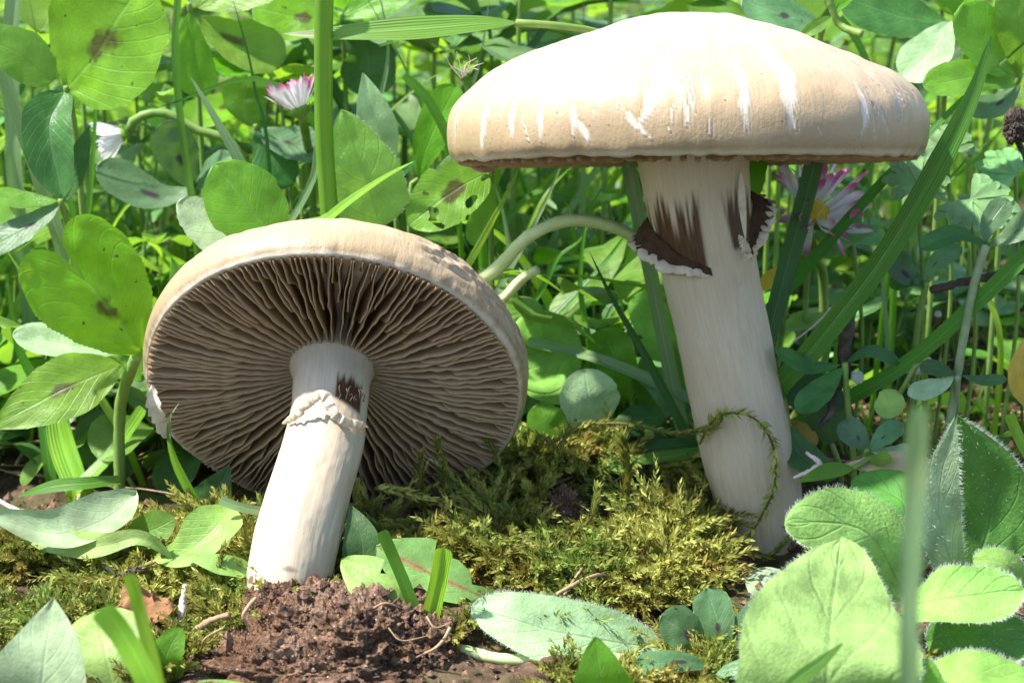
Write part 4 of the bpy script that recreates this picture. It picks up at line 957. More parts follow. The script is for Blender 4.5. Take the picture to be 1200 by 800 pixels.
clover((245, 262, 21.8), [
    ([(326, 282, 21.5), (285, 235, 21.5), (255, 195, 21.6)], 88, CL, dict(tilt=15, prof='oval', ser=.08, nser=18)),
    ([(310, 290, 21.7), (262, 275, 21.7), (212, 238, 21.8)], 62, CLP, dict(tilt=30, prof='oval', ser=.12, nser=14))],
    'toothed clover leaf behind the top left of the tilted cap')
clover((225, 215, 24.5), [
    ([(228, 222, 24.5), (212, 190, 24.4), (195, 145, 24.3)], 64, CLB, dict(tilt=20)),
    ([(228, 222, 24.5), (180, 230, 24.4), (118, 195, 24.4)], 62, CLB, dict(tilt=35)),
    ([(228, 222, 24.5), (250, 200, 24.4), (270, 185, 24.3)], 44, CLB, dict(tilt=35))],
    'grey green clover leaf with purple blotches left of the slanting blade')
clover((222, 8, 25), [
    ([(232, 20, 25), (270, 45, 25), (330, 70, 25)], 82, CLS, dict(tilt=25)),
    ([(232, 10, 25), (280, -10, 25), (330, -30, 25)], 80, CLS, dict(tilt=20)),
    ([(222, 14, 25), (225, 60, 25), (235, 110, 25)], 60, CL, dict(tilt=20))], 'bright clover leaf right of the top left corner')
clover((400, 20, 26), [
    ([(400, 25, 26), (350, 20, 26), (300, 10, 26)], 90, CLS, dict(tilt=20)), ([(400, 25, 26), (430, 60, 26), (430, 110, 26)], 80, CLD, dict(tilt=20)),
    ([(400, 20, 26), (440, 0, 26), (480, -30, 26)], 70, CL, dict(tilt=20))], 'blurred spotted clover leaf behind the thick stalk')
clover((300, 150, 25.5), [
    ([(300, 150, 25.5), (290, 120, 25.5), (290, 90, 25.5)], 70, CL, dict(tilt=20)), ([(300, 150, 25.5), (330, 165, 25.4), (385, 175, 25.3)], 60, CLB, dict(tilt=30)),
    ([(300, 150, 25.5), (320, 190, 25.3), (340, 215, 25.3)], 60, CLD, dict(tilt=20))], 'clover leaf under the pink tipped daisy')
thing_leaf(([(445, 268, 22.4), (425, 200, 22.3), (400, 128, 22.3)], 90, 'leafb'), HL, 'soft broad green leaf behind the thick stalk, over the tilted cap', tilt=10, stalk_to=True, hairs=(60, 60, .07))
thing_leaf(([(455, 200, 23.3), (440, 140, 23.2), (425, 85, 23.2)], 46, 'lance'), CLP, 'narrow pale upright leaf right of the thick stalk', tilt=10, stalk_to=True)
clover((575, 200, 22.6), [
    ([(572, 202, 22.6), (530, 225, 22.4), (482, 262, 22.3)], 74, CLH, dict(tilt=15, prof='oval')),
    ([(570, 198, 22.8), (545, 185, 22.8), (505, 235, 22.8)], 46, CLB, dict(tilt=20)),
    ([(572, 205, 22.6), (570, 240, 22.6), (555, 285, 22.5)], 40, CL, dict(tilt=10))], 'holed and eaten clover leaf below the upright cap left margin')
thing_leaf(([(490, 210, 23.6), (505, 160, 23.6), (535, 100, 23.6)], 60, 'clover'), CL, 'rounded bright leaf left of the upright cap', tilt=20, stalk_to=True)
# around the upright cap, top right
clover((965, 30, 23.4), [
    ([(960, 28, 23.4), (925, 20, 23.4), (872, 0, 23.4)], 78, CLB, dict(tilt=30)), ([(975, 20, 22.8), (960, 30, 22.7), (930, 50, 22.6)], 18, CL, dict(tilt=20, prof='lance', fold=.4)),
    ([(975, 18, 23.4), (985, -10, 23.4), (1000, -50, 23.4)], 60, CL, dict(tilt=20))], 'grey green clover leaf just above the upright cap right shoulder')
clover((1120, 20, 24.5), [
    ([(1115, 30, 24.5), (1060, 20, 24.5), (985, -5, 24.5)], 90, CLD, dict(tilt=25)), ([(1115, 25, 24.4), (1090, 60, 24), (1060, 90, 23.9)], 66, CLP, dict(tilt=30)),
    ([(1118, 20, 24.5), (1110, -20, 24.5), (1100, -60, 24.5)], 80, CL, dict(tilt=30))], 'dark and pale clover leaf near the top right')
clover((1195, 90, 23.2), [
    ([(1195, 90, 23.2), (1160, 60, 23.), (1130, 8, 23.)], 78, CL, dict(tilt=20)), ([(1192, 100, 23.2), (1150, 90, 22.9), (1086, 100, 22.8)], 58, CL, dict(tilt=25)),
    ([(1195, 92, 23.2), (1195, 40, 23.), (1190, -20, 23.)], 70, CL, dict(tilt=10)), ([(1196, 100, 23.2), (1165, 125, 23.), (1130, 128, 22.9)], 44, CLB, dict(tilt=40))], 'round bright clover leaf at the upper right edge')
clover((1155, 288, 20.4), [
    ([(1152, 286, 20.4), (1120, 275, 20.3), (1080, 290, 20.2)], 34, CLD, dict(tilt=35, fold=.3)), ([(1154, 284, 20.4), (1160, 262, 20.5), (1180, 235, 20.6)], 36, CLB, dict(tilt=25)),
    ([(1158, 288, 20.4), (1185, 275, 20.3), (1225, 245, 20.2)], 40, CLB, dict(tilt=35))], 'clover on a tall grey stalk over the bare soil at right', [(1140, 340, 20.4), (1125, 420, 20.4), (1105, 545, 20.4)], smat=STG, stalk_r=.055)
clover((1122, 441, 20.2), [
    ([(1118, 441, 20.2), (1100, 452, 20.1), (1066, 462, 20.0)], 32, CLP, dict(tilt=35)), ([(1120, 438, 20.2), (1105, 434, 20.2), (1080, 428, 20.3)], 28, CLD, dict(tilt=35)),
    ([(1126, 440, 20.2), (1150, 446, 20.2), (1178, 444, 20.2)], 22, CLD, dict(tilt=50))], 'small low clover in the middle of the bare soil', [(1121, 470, 20.4), (1118, 500, 20.8)], smat=STG)
clover((1085, 335, 21.), [
    ([(1085, 340, 21), (1070, 325, 21), (1045, 335, 21)], 30, CLD, dict(tilt=40)), ([(1085, 335, 21.), (1095, 310, 21), (1125, 290, 21.1)], 28, CLB, dict(tilt=30)),
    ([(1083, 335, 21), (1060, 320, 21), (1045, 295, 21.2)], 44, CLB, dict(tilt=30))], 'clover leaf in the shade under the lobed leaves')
clover((990, 425, 20.6), [
    ([(985, 427, 20.6), (950, 430, 20.5), (912, 412, 20.4)], 30, CLD, dict(tilt=35)), ([(992, 424, 20.6), (1020, 412, 20.7), (1052, 424, 20.8)], 26, CLD, dict(tilt=40)),
    ([(988, 430, 20.6), (965, 455, 20.5), (935, 480, 20.4)], 40, CLD, dict(tilt=30))], 'dark clover leaf at the foot of the long wide blade', [(992, 460, 20.6), (996, 500, 20.6)])
clover((1015, 530, 19.8), [
    ([(1018, 528, 19.8), (1005, 512, 19.8), (985, 497, 19.9)], 44, CLB, dict(tilt=35)), ([(1018, 528, 19.8), (1035, 512, 19.8), (1055, 496, 19.9)], 32, CLB, dict(tilt=35)),
    ([(1018, 530, 19.8), (1025, 535, 19.5), (1043, 540, 19.3)], 26, CL, dict(tilt=20)), ([(1018, 528, 19.8), (1045, 530, 19.8), (1066, 524, 19.8)], 22, CLP, dict(tilt=50))], 'small blue green clover right of the upright stem foot')
thing_leaf(([(1000, 548, 19.4), (970, 552, 19.2), (934, 565, 19.0)], 20, 'lance'), CL, 'small pointed leaf touching the upright stem on its right', tilt=30, stalk_to=True)
clover((820, 715, 17.6), [
    ([(826, 766, 17.0), (808, 745, 16.9), (775, 722, 16.9)], 62, CLB, dict(tilt=30, notch=.02)), ([(848, 768, 17.0), (842, 735, 17.1), (828, 690, 17.3)], 60, CLB, dict(tilt=25, notch=.02)),
    ([(850, 768, 17.0), (872, 740, 17.1), (905, 705, 17.2)], 50, CLB, dict(tilt=35, notch=.02))], 'blue green clover with a purple spot at the bottom, under the upright mushroom', st_root=False, stalk_pts=[(840, 770, 17.1), (835, 800, 17.2)])
clover((835, 785, 16.4), [
    ([(835, 782, 16.4), (800, 775, 16.3), (745, 780, 16.2)], 40, CLB, dict(tilt=45)), ([(838, 790, 16.3), (870, 785, 16.2), (905, 800, 16.1)], 44, CLB, dict(tilt=45)), ([(835, 785, 16.4), (820, 810, 16.3), (800, 840, 16.)], 50, CLP, dict(tilt=45))],
    'pale clover cut by the bottom edge of the photo', st_root=False, stalk_pts=[(838, 830, 16.4)])
# lobed leaves (cranesbill)
def lobed(center, rpx, n, a0, a1, tilt, mat, label, sub=True, flat=.75):
    J = P(*center); root = empty('lobed_leaf', J, label, 'lobed leaf'); A = Arr(); k = depth(J) / 2000
    nv = nrm(-CF * math.cos(rad(tilt)) + np.array([0, 0, 1.]) * math.sin(rad(tilt)))
    ex = nrm(CR - nv * np.dot(nv, CR)); ey = np.cross(nv, ex)
    for i in range(n):
        a = rad(a0 + (a1 - a0) * i / (n - 1)); d = ex * math.cos(a) + ey * math.sin(a); L = rpx * k * (1 - .18 * abs(i - (n - 1) / 2) / n * 2)
        V, F, uv, D = leaf([J, J + d * L * .5, J + d * L - nv * .12 * L], L * .42, 'obov', n=16, m=4, normal=nv, fold=.2); A.add(V + nv * .01 * (i % 2), F, uv)
        if sub:
            for sg in (-1, 1):
                e = d * math.cos(.55) + np.cross(nv, d) * math.sin(.55) * sg
                V, F, uv, D = leaf([J + d * L * .42, J + d * L * .5 + e * L * .2, J + d * L * .5 + e * L * .38], L * .2, 'obov', n=10, m=4, normal=nv, fold=.2); A.add(V - nv * .006, F, uv)
    child('leaf_blade', A.mesh('leaf_blade'), mat, root)
    g = np.array([J[0] + .2, J[1] + .5, gh(J[0], J[1] + .5) - .1]); V, F, uv = tube([J, (J + g) / 2 + np.array([.15, 0, .2]), g], .03, n=16, sides=6); child('leaf_stalk', mesh('leaf_stalk', V, F, uv), ST, root)
LB = leaf_mat('lobed_leaf_skin', (.17, .33, .12), (.26, .38, .2), (.28, .5, .08), veins=.5, gloss=.55, tr=.3, nveins=5)
lobed((1138, 234, 21.5), 62, 7, -150, 60, 45, LB, 'pale deeply lobed leaf at the right edge above the clover stalk')
lobed((1075, 215, 22), 46, 7, -30, 210, 30, LB, 'small lobed leaf between the long blade and the cap edge')
lobed((1000, 285, 22.6), 52, 6, 10, 200, 30, LB, 'lobed leaf behind the crumpled daisy')
lobed((1110, 175, 23), 46, 7, 0, 240, 40, LB, 'lobed leaf half hidden by the long wide blade')
lobed((1190, 205, 23), 50, 6, 60, 220, 40, LB, 'lobed leaf above the pale one at the right edge')
# lower right downy leaves
thing_leaf(([(962, 930, 15.2), (968, 800, 14.6), (975, 720, 15.2), (985, 632, 16.2)], 215, 'big'), BIG, 'big pale downy leaf spreading across the lower right', tilt=45, fold=.1, wave=.04, crinkle=.016, ser=.05, hairs=(170, 500, .07), n=40, m=14)
thing_leaf(([(1060, 700, 17.2), (1010, 625, 17.0), (922, 612, 16.6)], 95, 'oval'), BIG, 'bright curled tip of a downy leaf behind the big pale one', tilt=25, hairs=(160, 60, .09), cup=.2, wave=.06, crinkle=.015)
thing_leaf(([(1128, 700, 17.6), (1163, 590, 17.6), (1122, 486, 17.5)], 92, 'lance'), HLD, 'upright deep green downy leaf folded pale on its left side, lower right', tilt=0, roll=12, fold=.1, crinkle=.012, hairs=(220, 100, .10), n=36, m=12)
thing_leaf(([(1128, 700, 17.4), (1100, 600, 17.3), (1119, 488, 17.4)], 56, 'lance'), HLP, 'pale left half of the folded upright leaf at lower right', tilt=30, roll=-10, fold=.05, crinkle=.012, hairs=(120, 60, .10))
thing_leaf(([(1055, 710, 16.6), (1120, 700, 16.3), (1198, 690, 16.4)], 80, 'oval'), BIG, 'grey green downy leaf reaching the right edge level', tilt=50, hairs=(150, 160, .08), wave=.05, crinkle=.015)
thing_leaf(([(1200, 690, 16.9), (1175, 662, 16.8), (1140, 655, 16.8)], 40, 'round'), HL, 'small bright curled downy leaf at the right edge', tilt=30, cup=.2, hairs=(80, 30, .06))
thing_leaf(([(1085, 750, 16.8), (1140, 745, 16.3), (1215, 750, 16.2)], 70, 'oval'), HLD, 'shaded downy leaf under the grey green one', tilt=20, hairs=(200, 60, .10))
thing_leaf(([(1060, 800, 16.), (1130, 790, 15.6), (1220, 800, 15.6)], 66, 'oval'), HL, 'lowest downy leaf in the bottom right corner', tilt=60, hairs=(200, 100, .09))
thing_leaf(([(1085, 860, 16), (1080, 820, 15.6), (1085, 770, 15.6)], 60, 'oval'), HL, 'short downy leaf behind the foot of the blurred blade', tilt=20, hairs=(90, 60, .06))
thing_leaf(([(880, 820, 15), (960, 800, 14.8), (1050, 780, 15.0)], 90, 'oval'), HL, 'bright leaf rim at the bottom edge under the big downy leaf', tilt=50)
thing_leaf(([(775, 760, 17.2), (660, 742, 17.0), (553, 712, 17.2)], 88, 'oval'), HLP, 'oval downy grey green leaf lying in front of the moss', tilt=42, hairs=(260, 420, .06), n=34, m=12, wave=.02)
thing_leaf(([(715, 860, 15.4), (705, 800, 15.1), (697, 745, 15.2)], 88, 'leafb'), CL, 'bright leaf tip poking up at the bottom edge', tilt=20)
# lower left
thing_leaf(([(40, 880, 15.0), (50, 790, 14.9), (63, 700, 15.3)], 120, 'lance'), CLP, 'pale pointed leaf standing in the bottom left corner', tilt=30)
thing_leaf(([(140, 840, 15.8), (125, 770, 16.0), (112, 716, 16.6)], 110, 'oval'), DAN, 'yellow green leaf with a brown spot left of the soil clod', tilt=35)
thing_leaf(([(160, 578, 19.2), (120, 610, 18.8), (60, 625, 18.6), (-25, 600, 18.6)], 62, 'leafb'), CLP, 'pale pointed leaf bent over the moss at the left edge', tilt=45, fold=.3, curl=.1)
thing_leaf(([(30, 628, 19.), (110, 640, 18.4), (165, 630, 18.3), (205, 655, 18.4)], 34, 'leafb'), DAN, 'yellow green rib side of the bent pale leaf', tilt=25, fold=.3)
thing_leaf(([(272, 594, 18.8), (250, 620, 18.5), (215, 648, 18.4), (180, 655, 18.5)], 62, 'leafb'), DAN, 'light folded leaf lobe left of the tilted stem', tilt=40, fold=.35)
thing_leaf(([(300, 668, 18.2), (262, 662, 18.1), (215, 650, 18.2)], 26, 'leafb'), DAN, 'thin yellowish leaf base touching the tilted stem', tilt=40)
thing_leaf(([(150, 630, 18.9), (180, 620, 18.8), (205, 608, 18.8)], 44, 'round'), CL, 'small round green leaf between the two folded leaves', tilt=20)
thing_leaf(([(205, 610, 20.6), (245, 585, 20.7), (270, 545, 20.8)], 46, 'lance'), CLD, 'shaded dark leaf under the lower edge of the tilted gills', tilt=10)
thing_leaf(([(505, 725, 17.3), (450, 690, 17.3), (400, 655, 17.6)], 60, 'dand'), DAN, 'light notched leaf right of the tilted stem foot', tilt=30)
thing_leaf(([(600, 712, 17.9), (540, 688, 17.9), (440, 640, 18.2)], 80, 'dand'), RED, 'notched leaf with a red midrib behind the grass stubs', tilt=35)
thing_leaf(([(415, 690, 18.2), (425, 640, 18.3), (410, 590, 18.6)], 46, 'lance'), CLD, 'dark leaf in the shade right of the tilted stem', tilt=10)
thing_leaf(([(205, 800, 16.2), (195, 770, 16.1), (212, 735, 16.2)], 40, 'oval'), CL, 'small bright leaf touching the left end of the soil clod', tilt=20)
thing_leaf(([(200, 700, 17.4), (180, 715, 17.3), (150, 700, 17.4), (135, 712, 17.5)], 40, 'leafb'), DEAD, 'crinkled brown dead leaf left of the soil clod', tilt=40, wave=.2, crinkle=.08)
thing_leaf(([(230, 800, 16.), (330, 830, 15.4), (420, 830, 15.4)], 40, 'oval'), CL, 'leaf under the bottom of the soil clod', tilt=50)
# centre, behind the moss
for (pts, wpx, prof, mat, tl_, lb) in [
    ([(700, 500, 21.9), (690, 465, 21.8), (685, 432, 21.9)], 72, 'round', CLP, 30, 'pale rounded leaf right behind the moss, centre of the photo'),
    ([(600, 440, 22.4), (640, 420, 22.6), (620, 365, 22.9)], 90, 'oval', HL, 30, 'toothed green leaf at the right edge of the tilted cap'),
    ([(620, 430, 22.6), (650, 450, 22.3), (678, 455, 22.2)], 60, 'round', HL, 30, 'green leaf left of the pale rounded leaf'),
    ([(660, 510, 21.6), (640, 492, 21.6), (632, 472, 21.7)], 44, 'round', CL, 15, 'little bright leaf at the back edge of the moss by the tilted cap'),
    ([(740, 470, 22.6), (720, 420, 22.6), (705, 385, 22.8)], 66, 'clover', CL, 30, 'green leaf behind the dark pointed blade'),
    ([(790, 480, 22.8), (760, 450, 22.7), (745, 435, 22.7)], 56, 'round', CL, 30, 'leaf low between the two upright blades'),
    ([(790, 420, 23.5), (765, 370, 23.5), (740, 350, 23.6)], 70, 'round', HL, 35, 'rounded leaf close behind the upright stem on its left'),
    ([(800, 500, 22.4), (815, 460, 22.4), (790, 400, 22.6)], 40, 'clover', CL, 20, 'narrow bright leaf touching the upright stem low on its left'),
    ([(720, 500, 22.2), (750, 490, 22.2), (780, 490, 22.2)], 34, 'oval', CLD, 40, 'dark leaf behind the moss left of the upright stem'),
    ([(300, 470, 24), (240, 400, 24), (200, 300, 24)], 60, 'lance', HL, 20, 'leaf behind the top left rim of the tilted cap'),
    ([(600, 490, 23), (615, 470, 22.8), (640, 455, 22.8)], 30, 'oval', CLB, 40, 'small grey leaf beside the right margin of the tilted cap'),
    ([(975, 520, 20.9), (960, 470, 21), (900, 440, 21)], 60, 'oval', CLD, 30, 'dark leaf behind the upright stem low on its right'),
    ([(925, 500, 20.6), (935, 530, 20.4), (980, 560, 20.2)], 40, 'oval', CLD, 35, 'dark low leaf beside the foot of the upright stem'),
    ([(1055, 460, 20.4), (1040, 475, 20.4), (1025, 480, 20.4)], 36, 'round', DAN, 30, 'small spotted yellow green leaf right of the upright stem'),
    ([(1206, 480, 19.5), (1192, 440, 19.5), (1203, 392, 19.6)], 24, 'lance', YEL, 10, 'small yellow leaf standing at the right edge above the downy leaves'),
    ([(915, 500, 21), (935, 505, 20.9), (958, 520, 20.8)], 26, 'oval', YEL, 30, 'small yellow leaf against the upright stem low on its right'),
    ([(950, 300, 23.4), (975, 275, 23.3), (1010, 262, 23.2)], 26, 'lance', YEL, 30, 'yellow leaf edge below the crumpled daisy'),
    ([(890, 340, 23), (905, 325, 22.9), (925, 312, 22.8)], 20, 'lance', YEL, 30, 'yellow sliver of leaf between the stem and the dark blade'),
    ([(1120, 560, 19.4), (1060, 545, 19.4), (985, 545, 19.6)], 36, 'lance', STRAW, 45, 'dry tan straw leaf behind the blurred blade'),
    ([(880, 240, 22.2), (885, 205, 22.3), (900, 180, 22.5)], 26, 'lance', CL, 10, 'bright leaf sliver between the upright stem and the daisy'),
    ([(905, 720, 18.6), (900, 690, 18.6), (880, 670, 18.8)], 50, 'round', CLP, 30, 'pale leaf at the very foot of the upright stem'),
    ([(1040, 640, 17.8), (1060, 590, 18.2), (1000, 560, 18.8)], 70, 'oval', HLD, 35, 'broad grey green leaf behind the cut stalk'),
    ([(150, 560, 22.5), (120, 520, 22.5), (110, 480, 22.6)], 60, 'round', CLD, 30, 'dark leaf under the spotted clover')]:
    thing_leaf((pts, wpx, prof), mat, lb, tilt=tl_, stalk_to=True, ser=.05)

# twigs, roots, dry bits
def stick(pts, r, mat, label, name='twig', cat='twig', ripple=.25):
    W = [P(*p) for p in pts]; V, F, uv = tube(W, r, n=40, sides=8, ripple=ripple, seed=len(label)); return tag(link(name, mesh(name, V, F, uv), mat, None, W[0]), label, cat)
stick([(-10, 582, 19.2), (50, 615, 18.9), (100, 648, 18.6), (150, 682, 18.2)], [.03, .035, .035, .03, .02], PALEROOT, 'long pale root crossing the moss under the bent leaf', 'root', 'root')
stick([(125, 686, 18.3), (145, 674, 18.2), (172, 664, 18.2)], [.04, .06, .04], TWIG, 'black bit of bark in the left moss', 'bark', 'bark')
stick([(217, 685, 17.6), (214, 710, 17.5), (210, 745, 17.3)], [.03, .045, .035], PALEROOT, 'short upright withered stem left of the clod', 'dry_stem', 'dry stem')
stick([(268, 720, 17.), (245, 728, 17), (228, 742, 17), (235, 760, 16.8)], [.03, .035, .04, .03], ROOT, 'curved tan root end left of the clod', 'root', 'root')
stick([(180, 735, 17.2), (215, 748, 17.1), (240, 760, 17)], [.015, .02, .02], ROOT, 'thin brown root under the curved one', 'root', 'root')
stick([(1000, 350, 21.), (990, 400, 20.9), (988, 440, 20.8), (970, 470, 20.8)], [.06, .09, .08, .05], TWIG, 'dark dry stem standing behind the long wide blade', 'dry_stem', 'dry stem')
stick([(968, 460, 20.8), (975, 480, 20.6), (960, 500, 20.5)], [.05, .05, .03], TWIG, 'broken dark stick lying by the upright stem', 'twig', 'twig')
stick([(1090, 340, 21.6), (1140, 328, 21.5), (1210, 315, 21.4)], [.05, .06, .05], TWIG, 'dark twig lying level on the soil at the right edge')
stick([(930, 560, 19.6), (960, 545, 19.6), (945, 530, 19.8)], [.02, .04, .02], PALEROOT, 'small reddish stick right of the upright stem foot')
stick([(1080, 560, 17.), (1068, 600, 17.), (1075, 640, 17)], [.015, .02, .015], PALEROOT, 'fine curved fibre beside the blurred blade', 'dry_stem', 'dry stem')
stick([(930, 400, 21.2), (955, 380, 21.3), (985, 350, 21.4)], [.012, .016, .012], PALEROOT, 'fine pale stem bent behind the dark blade', 'dry_stem', 'dry stem')
stick([(1090, 420, 21.8), (1075, 435, 21.8), (1050, 430, 21.9)], [.04, .05, .03], PALEROOT, 'pale stick end on the bare soil', 'twig')
# dried flower head at right edge
root = empty('dried_flower', P(1190, 150, 22), 'dark dried flower head at the right edge of the photo', 'dried flower')
V, F = clod(P(1190, 148, 22), (.16, .16, .22), 93); child('flower_head', mesh('flower_head', V, F), TWIG, root)
V, F, uv = tube([P(1192, 165, 22), P(1205, 200, 22), P(1215, 330, 22.2)], .04, n=20, sides=8); child('flower_stalk', mesh('flower_stalk', V, F, uv), TWIG, root)
# pebbles / tiny white scraps
for (x, y, Y, r_, lb) in [(1099, 368, 21.5, .04, 'tiny white bead on the bare soil'), (1005, 442, 20.6, .07, 'pale crumb beside the dark clover')]:
    V, F = clod(P(x, y, Y), (r_, r_, r_), int(x)); tag(link('crumb', mesh('crumb', V, F), HAIR, None, P(x, y, Y)), lb, 'crumb')
# soil crumbs strewn on the bare ground
A = Arr()
for i in range(3500):
    x, y = rng.uniform(-9, 10), rng.uniform(15, 32); s_ = rng.uniform(.02, .09) * (1 + 1.5 * (rng.random() < .05)); A.add(np.array([x, y, gh(x, y) + s_ * .3]) + oct_ * s_ * rng.uniform(.6, 1.3, (6, 3)), of)
tag(link('soil_crumbs', A.mesh('soil_crumbs', False), CLOD), 'loose soil crumbs strewn over the ground', kind='stuff')
A = Arr()
for i in range(500):
    x, y = rng.uniform(-9, 10), rng.uniform(18.6, 34); a = rng.uniform(0, 6.3); l = rng.uniform(.4, 2.); z0 = gh(x, y) + .05; d = np.array([math.cos(a), math.sin(a), 0]) * l
    x1, y1 = x + d[0], y + d[1]; b = np.array([x1, y1, gh(x1, y1) + .05 + rng.uniform(0, .2)]); a_ = np.array([x, y, z0]); V, F, uv = tube([a_, (a_ + b) / 2 + rng.normal(0, .1, 3) + [0, 0, .1], b], rng.uniform(.008, .03), n=7, sides=5); A.add(V, F, uv)
tag(link('plant_litter', A.mesh('plant_litter'), ROOT), 'thin dry stems and roots littering the soil', kind='stuff')

# ------------------------------------------------------------------ daisies
def daisy(c, axis_, R, npet, label, pink, droop=0., disc=True, calyx=True, stalk_pts=None, crumple=0., openang=20, seed=0, skip=()):
    C = P(*c); root = empty('daisy', C, label, 'daisy'); a = nrm(axis_); x = nrm(np.cross(a, [.2, .9, .3])); y = np.cross(a, x); r = np.random.default_rng(seed)
    for i in range(npet):
        th = 2 * np.pi * i / npet + r.normal(0, .05); d = x * math.cos(th) + y * math.sin(th); op = rad(openang + r.normal(0, 6 + crumple * 40)); L = R * r.uniform(.85, 1.08)
        b = C + d * R * .22; dd = d * math.cos(op) + a * math.sin(op)
        tip = b + dd * L + a * r.normal(0, crumple * .3) * R; mid = b + dd * L * .5 - a * .05 * R
        V, F, uv, D = leaf([b, mid, tip], R * .18, 'petal', n=10, m=4, normal=a + r.normal(0, .3 + crumple, 3), fold=.25)
        t = uv[:, 1]; tone = np.clip(.42 + .58 * (pink > 0) * sstep(1 - pink, 1., t + .12 * r.normal(0, 1, 1)), 0, 1)
        child('petal', mesh('petal', V, F, uv, {'tone': tone}), PET, root)
    if disc:
        u = np.linspace(0, np.pi / 2, 12); v = np.linspace(0, 2 * np.pi, 36, endpoint=False); dm = np.stack(np.broadcast_arrays(np.sin(u)[:, None] * np.cos(v), np.sin(u)[:, None] * np.sin(v), np.cos(u)[:, None] * .55), -1)
        dm = dm * (1 + .1 * vnoise(dm * 9, 3))[..., None] * R * .33; V = C + dm[..., :1] * x + dm[..., 1:2] * y + dm[..., 2:] * a
        child('flower_disc', mesh('flower_disc', V.reshape(-1, 3), grid_faces(12, 36, True)), DISC, root)
    if calyx:
        V, F, uv = tube([C - a * R * .34, C - a * R * .2, C - a * .02], [R * .1, R * .3, R * .33], n=10, sides=16); child('calyx', mesh('calyx', V, F, uv), ST, root)
        for i in range(10):
            th = i * .628; d = x * math.cos(th) + y * math.sin(th); V, F, uv, D = leaf([C - a * R * .28 + d * R * .15, C - a * R * .12 + d * R * .36, C + a * R * .05 + d * R * .52], R * .17, 'lance', n=8, m=3, normal=d); child('sepal', mesh('sepal', V, F, uv), CL, root)
    S = [C - a * R * .3] + ([P(*p) for p in stalk_pts] if stalk_pts else [C - a * R * .9]); S = rooted(S, .1, .3)
    V, F, uv = tube(S, .07, n=36, sides=8); child('flower_stalk', mesh('flower_stalk', V, F, uv), ST, root)
daisy((350, 126, 23.6), nrm(CU * .9 - CR * .35 - CF * .15), .46, 44, 'half closed white daisy with pink petal tips left of the thick stalk', .3, openang=58, seed=1, disc=False, stalk_pts=[(362, 180, 25.6)])
daisy((955, 248, 22.9), nrm(-CF * .55 + CU * .5 + CR * .4), .72, 54, 'crumpled white and magenta daisy right of the upright stem', .5, crumple=.4, openang=38, seed=2, stalk_pts=[(955, 300, 23.6)])
daisy((142, 158, 25), nrm(-CR * .85 - CU * .3 - CF * .2), .42, 26, 'drooping white daisy bud behind the dark leaf at left', .0, openang=65, seed=3, disc=False, stalk_pts=[(158, 140, 25), (190, 132, 25), (225, 150, 25)])

# ------------------------------------------------------------------ turf behind: clovers and grass
MARKS = [(60, 60, 'the big top left clover leaf'), (75, 160, 'the hanging dark leaflet'), (30, 260, 'the purple dotted clover'), (90, 340, 'the large spotted clover'), (130, 155, 'the drooping daisy bud'),
         (225, 200, 'the purple blotched clover'), (275, 180, 'the pale slanting blade'), (290, 40, 'the bright top clover'), (343, 115, 'the pink tipped daisy'), (280, 235, 'the toothed clover'), (390, 80, 'the thick grass stalk'),
         (400, 190, 'the soft broad leaf'), (510, 45, 'the broad level blade'), (440, 220, 'the short bright blade'), (530, 225, 'the eaten clover'), (520, 110, 'the upright cap left edge'), (600, 240, 'the yellow green blade'),
         (640, 270, 'the arching daisy stalk'), (650, 400, 'the toothed leaf by the tilted cap'), (730, 380, 'the dark pointed blade'), (700, 20, 'the upright cap left shoulder'), (810, 10, 'the upright cap top'), (920, 20, 'the upright cap right shoulder'),
         (760, 300, 'the upright stem left side'), (950, 250, 'the crumpled daisy'), (1060, 60, 'the dark and pale clover'), (1150, 50, 'the round bright clover'), (1120, 140, 'the long wide blade'), (1150, 230, 'the pale lobed leaf'),
         (1185, 150, 'the dried flower'), (1040, 330, 'the shaded clover'), (1150, 330, 'the tall grey stalk')]
def where(px, py):
    mx, my, nm = min(MARKS, key=lambda m: (m[0] - px) ** 2 + (m[1] - py) ** 2); dx, dy = px - mx, py - my
    return ('behind and ' if abs(dx) + abs(dy) < 30 else '') + (('right of ' if dx > 0 else 'left of ') if abs(dx) > abs(dy) else ('below ' if dy > 0 else 'above ')) + nm
def proto_clover(h, size, mats, seed):
    r = random.Random(seed); root = bpy.data.objects.new('clover', None); J = np.array([r.uniform(-.4, .4), r.uniform(-.4, .4), h]); a0 = r.uniform(0, 6)
    parts = []
    V, F, uv = tube([np.array([0, 0, -.2]), np.array([J[0] * .3, J[1] * .2, h * .5]), J], [.034, .028, .022], n=14, sides=7); me = mesh('leaf_stalk', V, F, uv); me.materials.append(ST); parts.append(('leaf_stalk', me))
    for i in range(3):
        a = a0 + i * 2.094 + r.uniform(-.2, .2); el = r.uniform(-.1, .55); d = np.array([math.cos(a) * math.cos(el), math.sin(a) * math.cos(el), math.sin(el)]); L = size * r.uniform(.85, 1.1)
        nrm_ = nrm(np.array([-d[0] * math.sin(el), -d[1] * math.sin(el), math.cos(el)]) + np.array([r.uniform(-.3, .3), r.uniform(-.5, .1), 0]))
        V, F, uv, D = leaf([J + d * .06, J + d * L * .5 + [0, 0, .06], J + d * L + [0, 0, -.10 * L]], L * r.uniform(.8, .95), 'clover', n=14, m=6, normal=nrm_, fold=.22, notch=.07, ser=.04, nser=12, crinkle=.012, wave=.03)
        me = mesh('leaflet', V, F, uv); me.materials.append(mats[i % len(mats)]); parts.append(('leaflet', me))
    return parts
protos = []
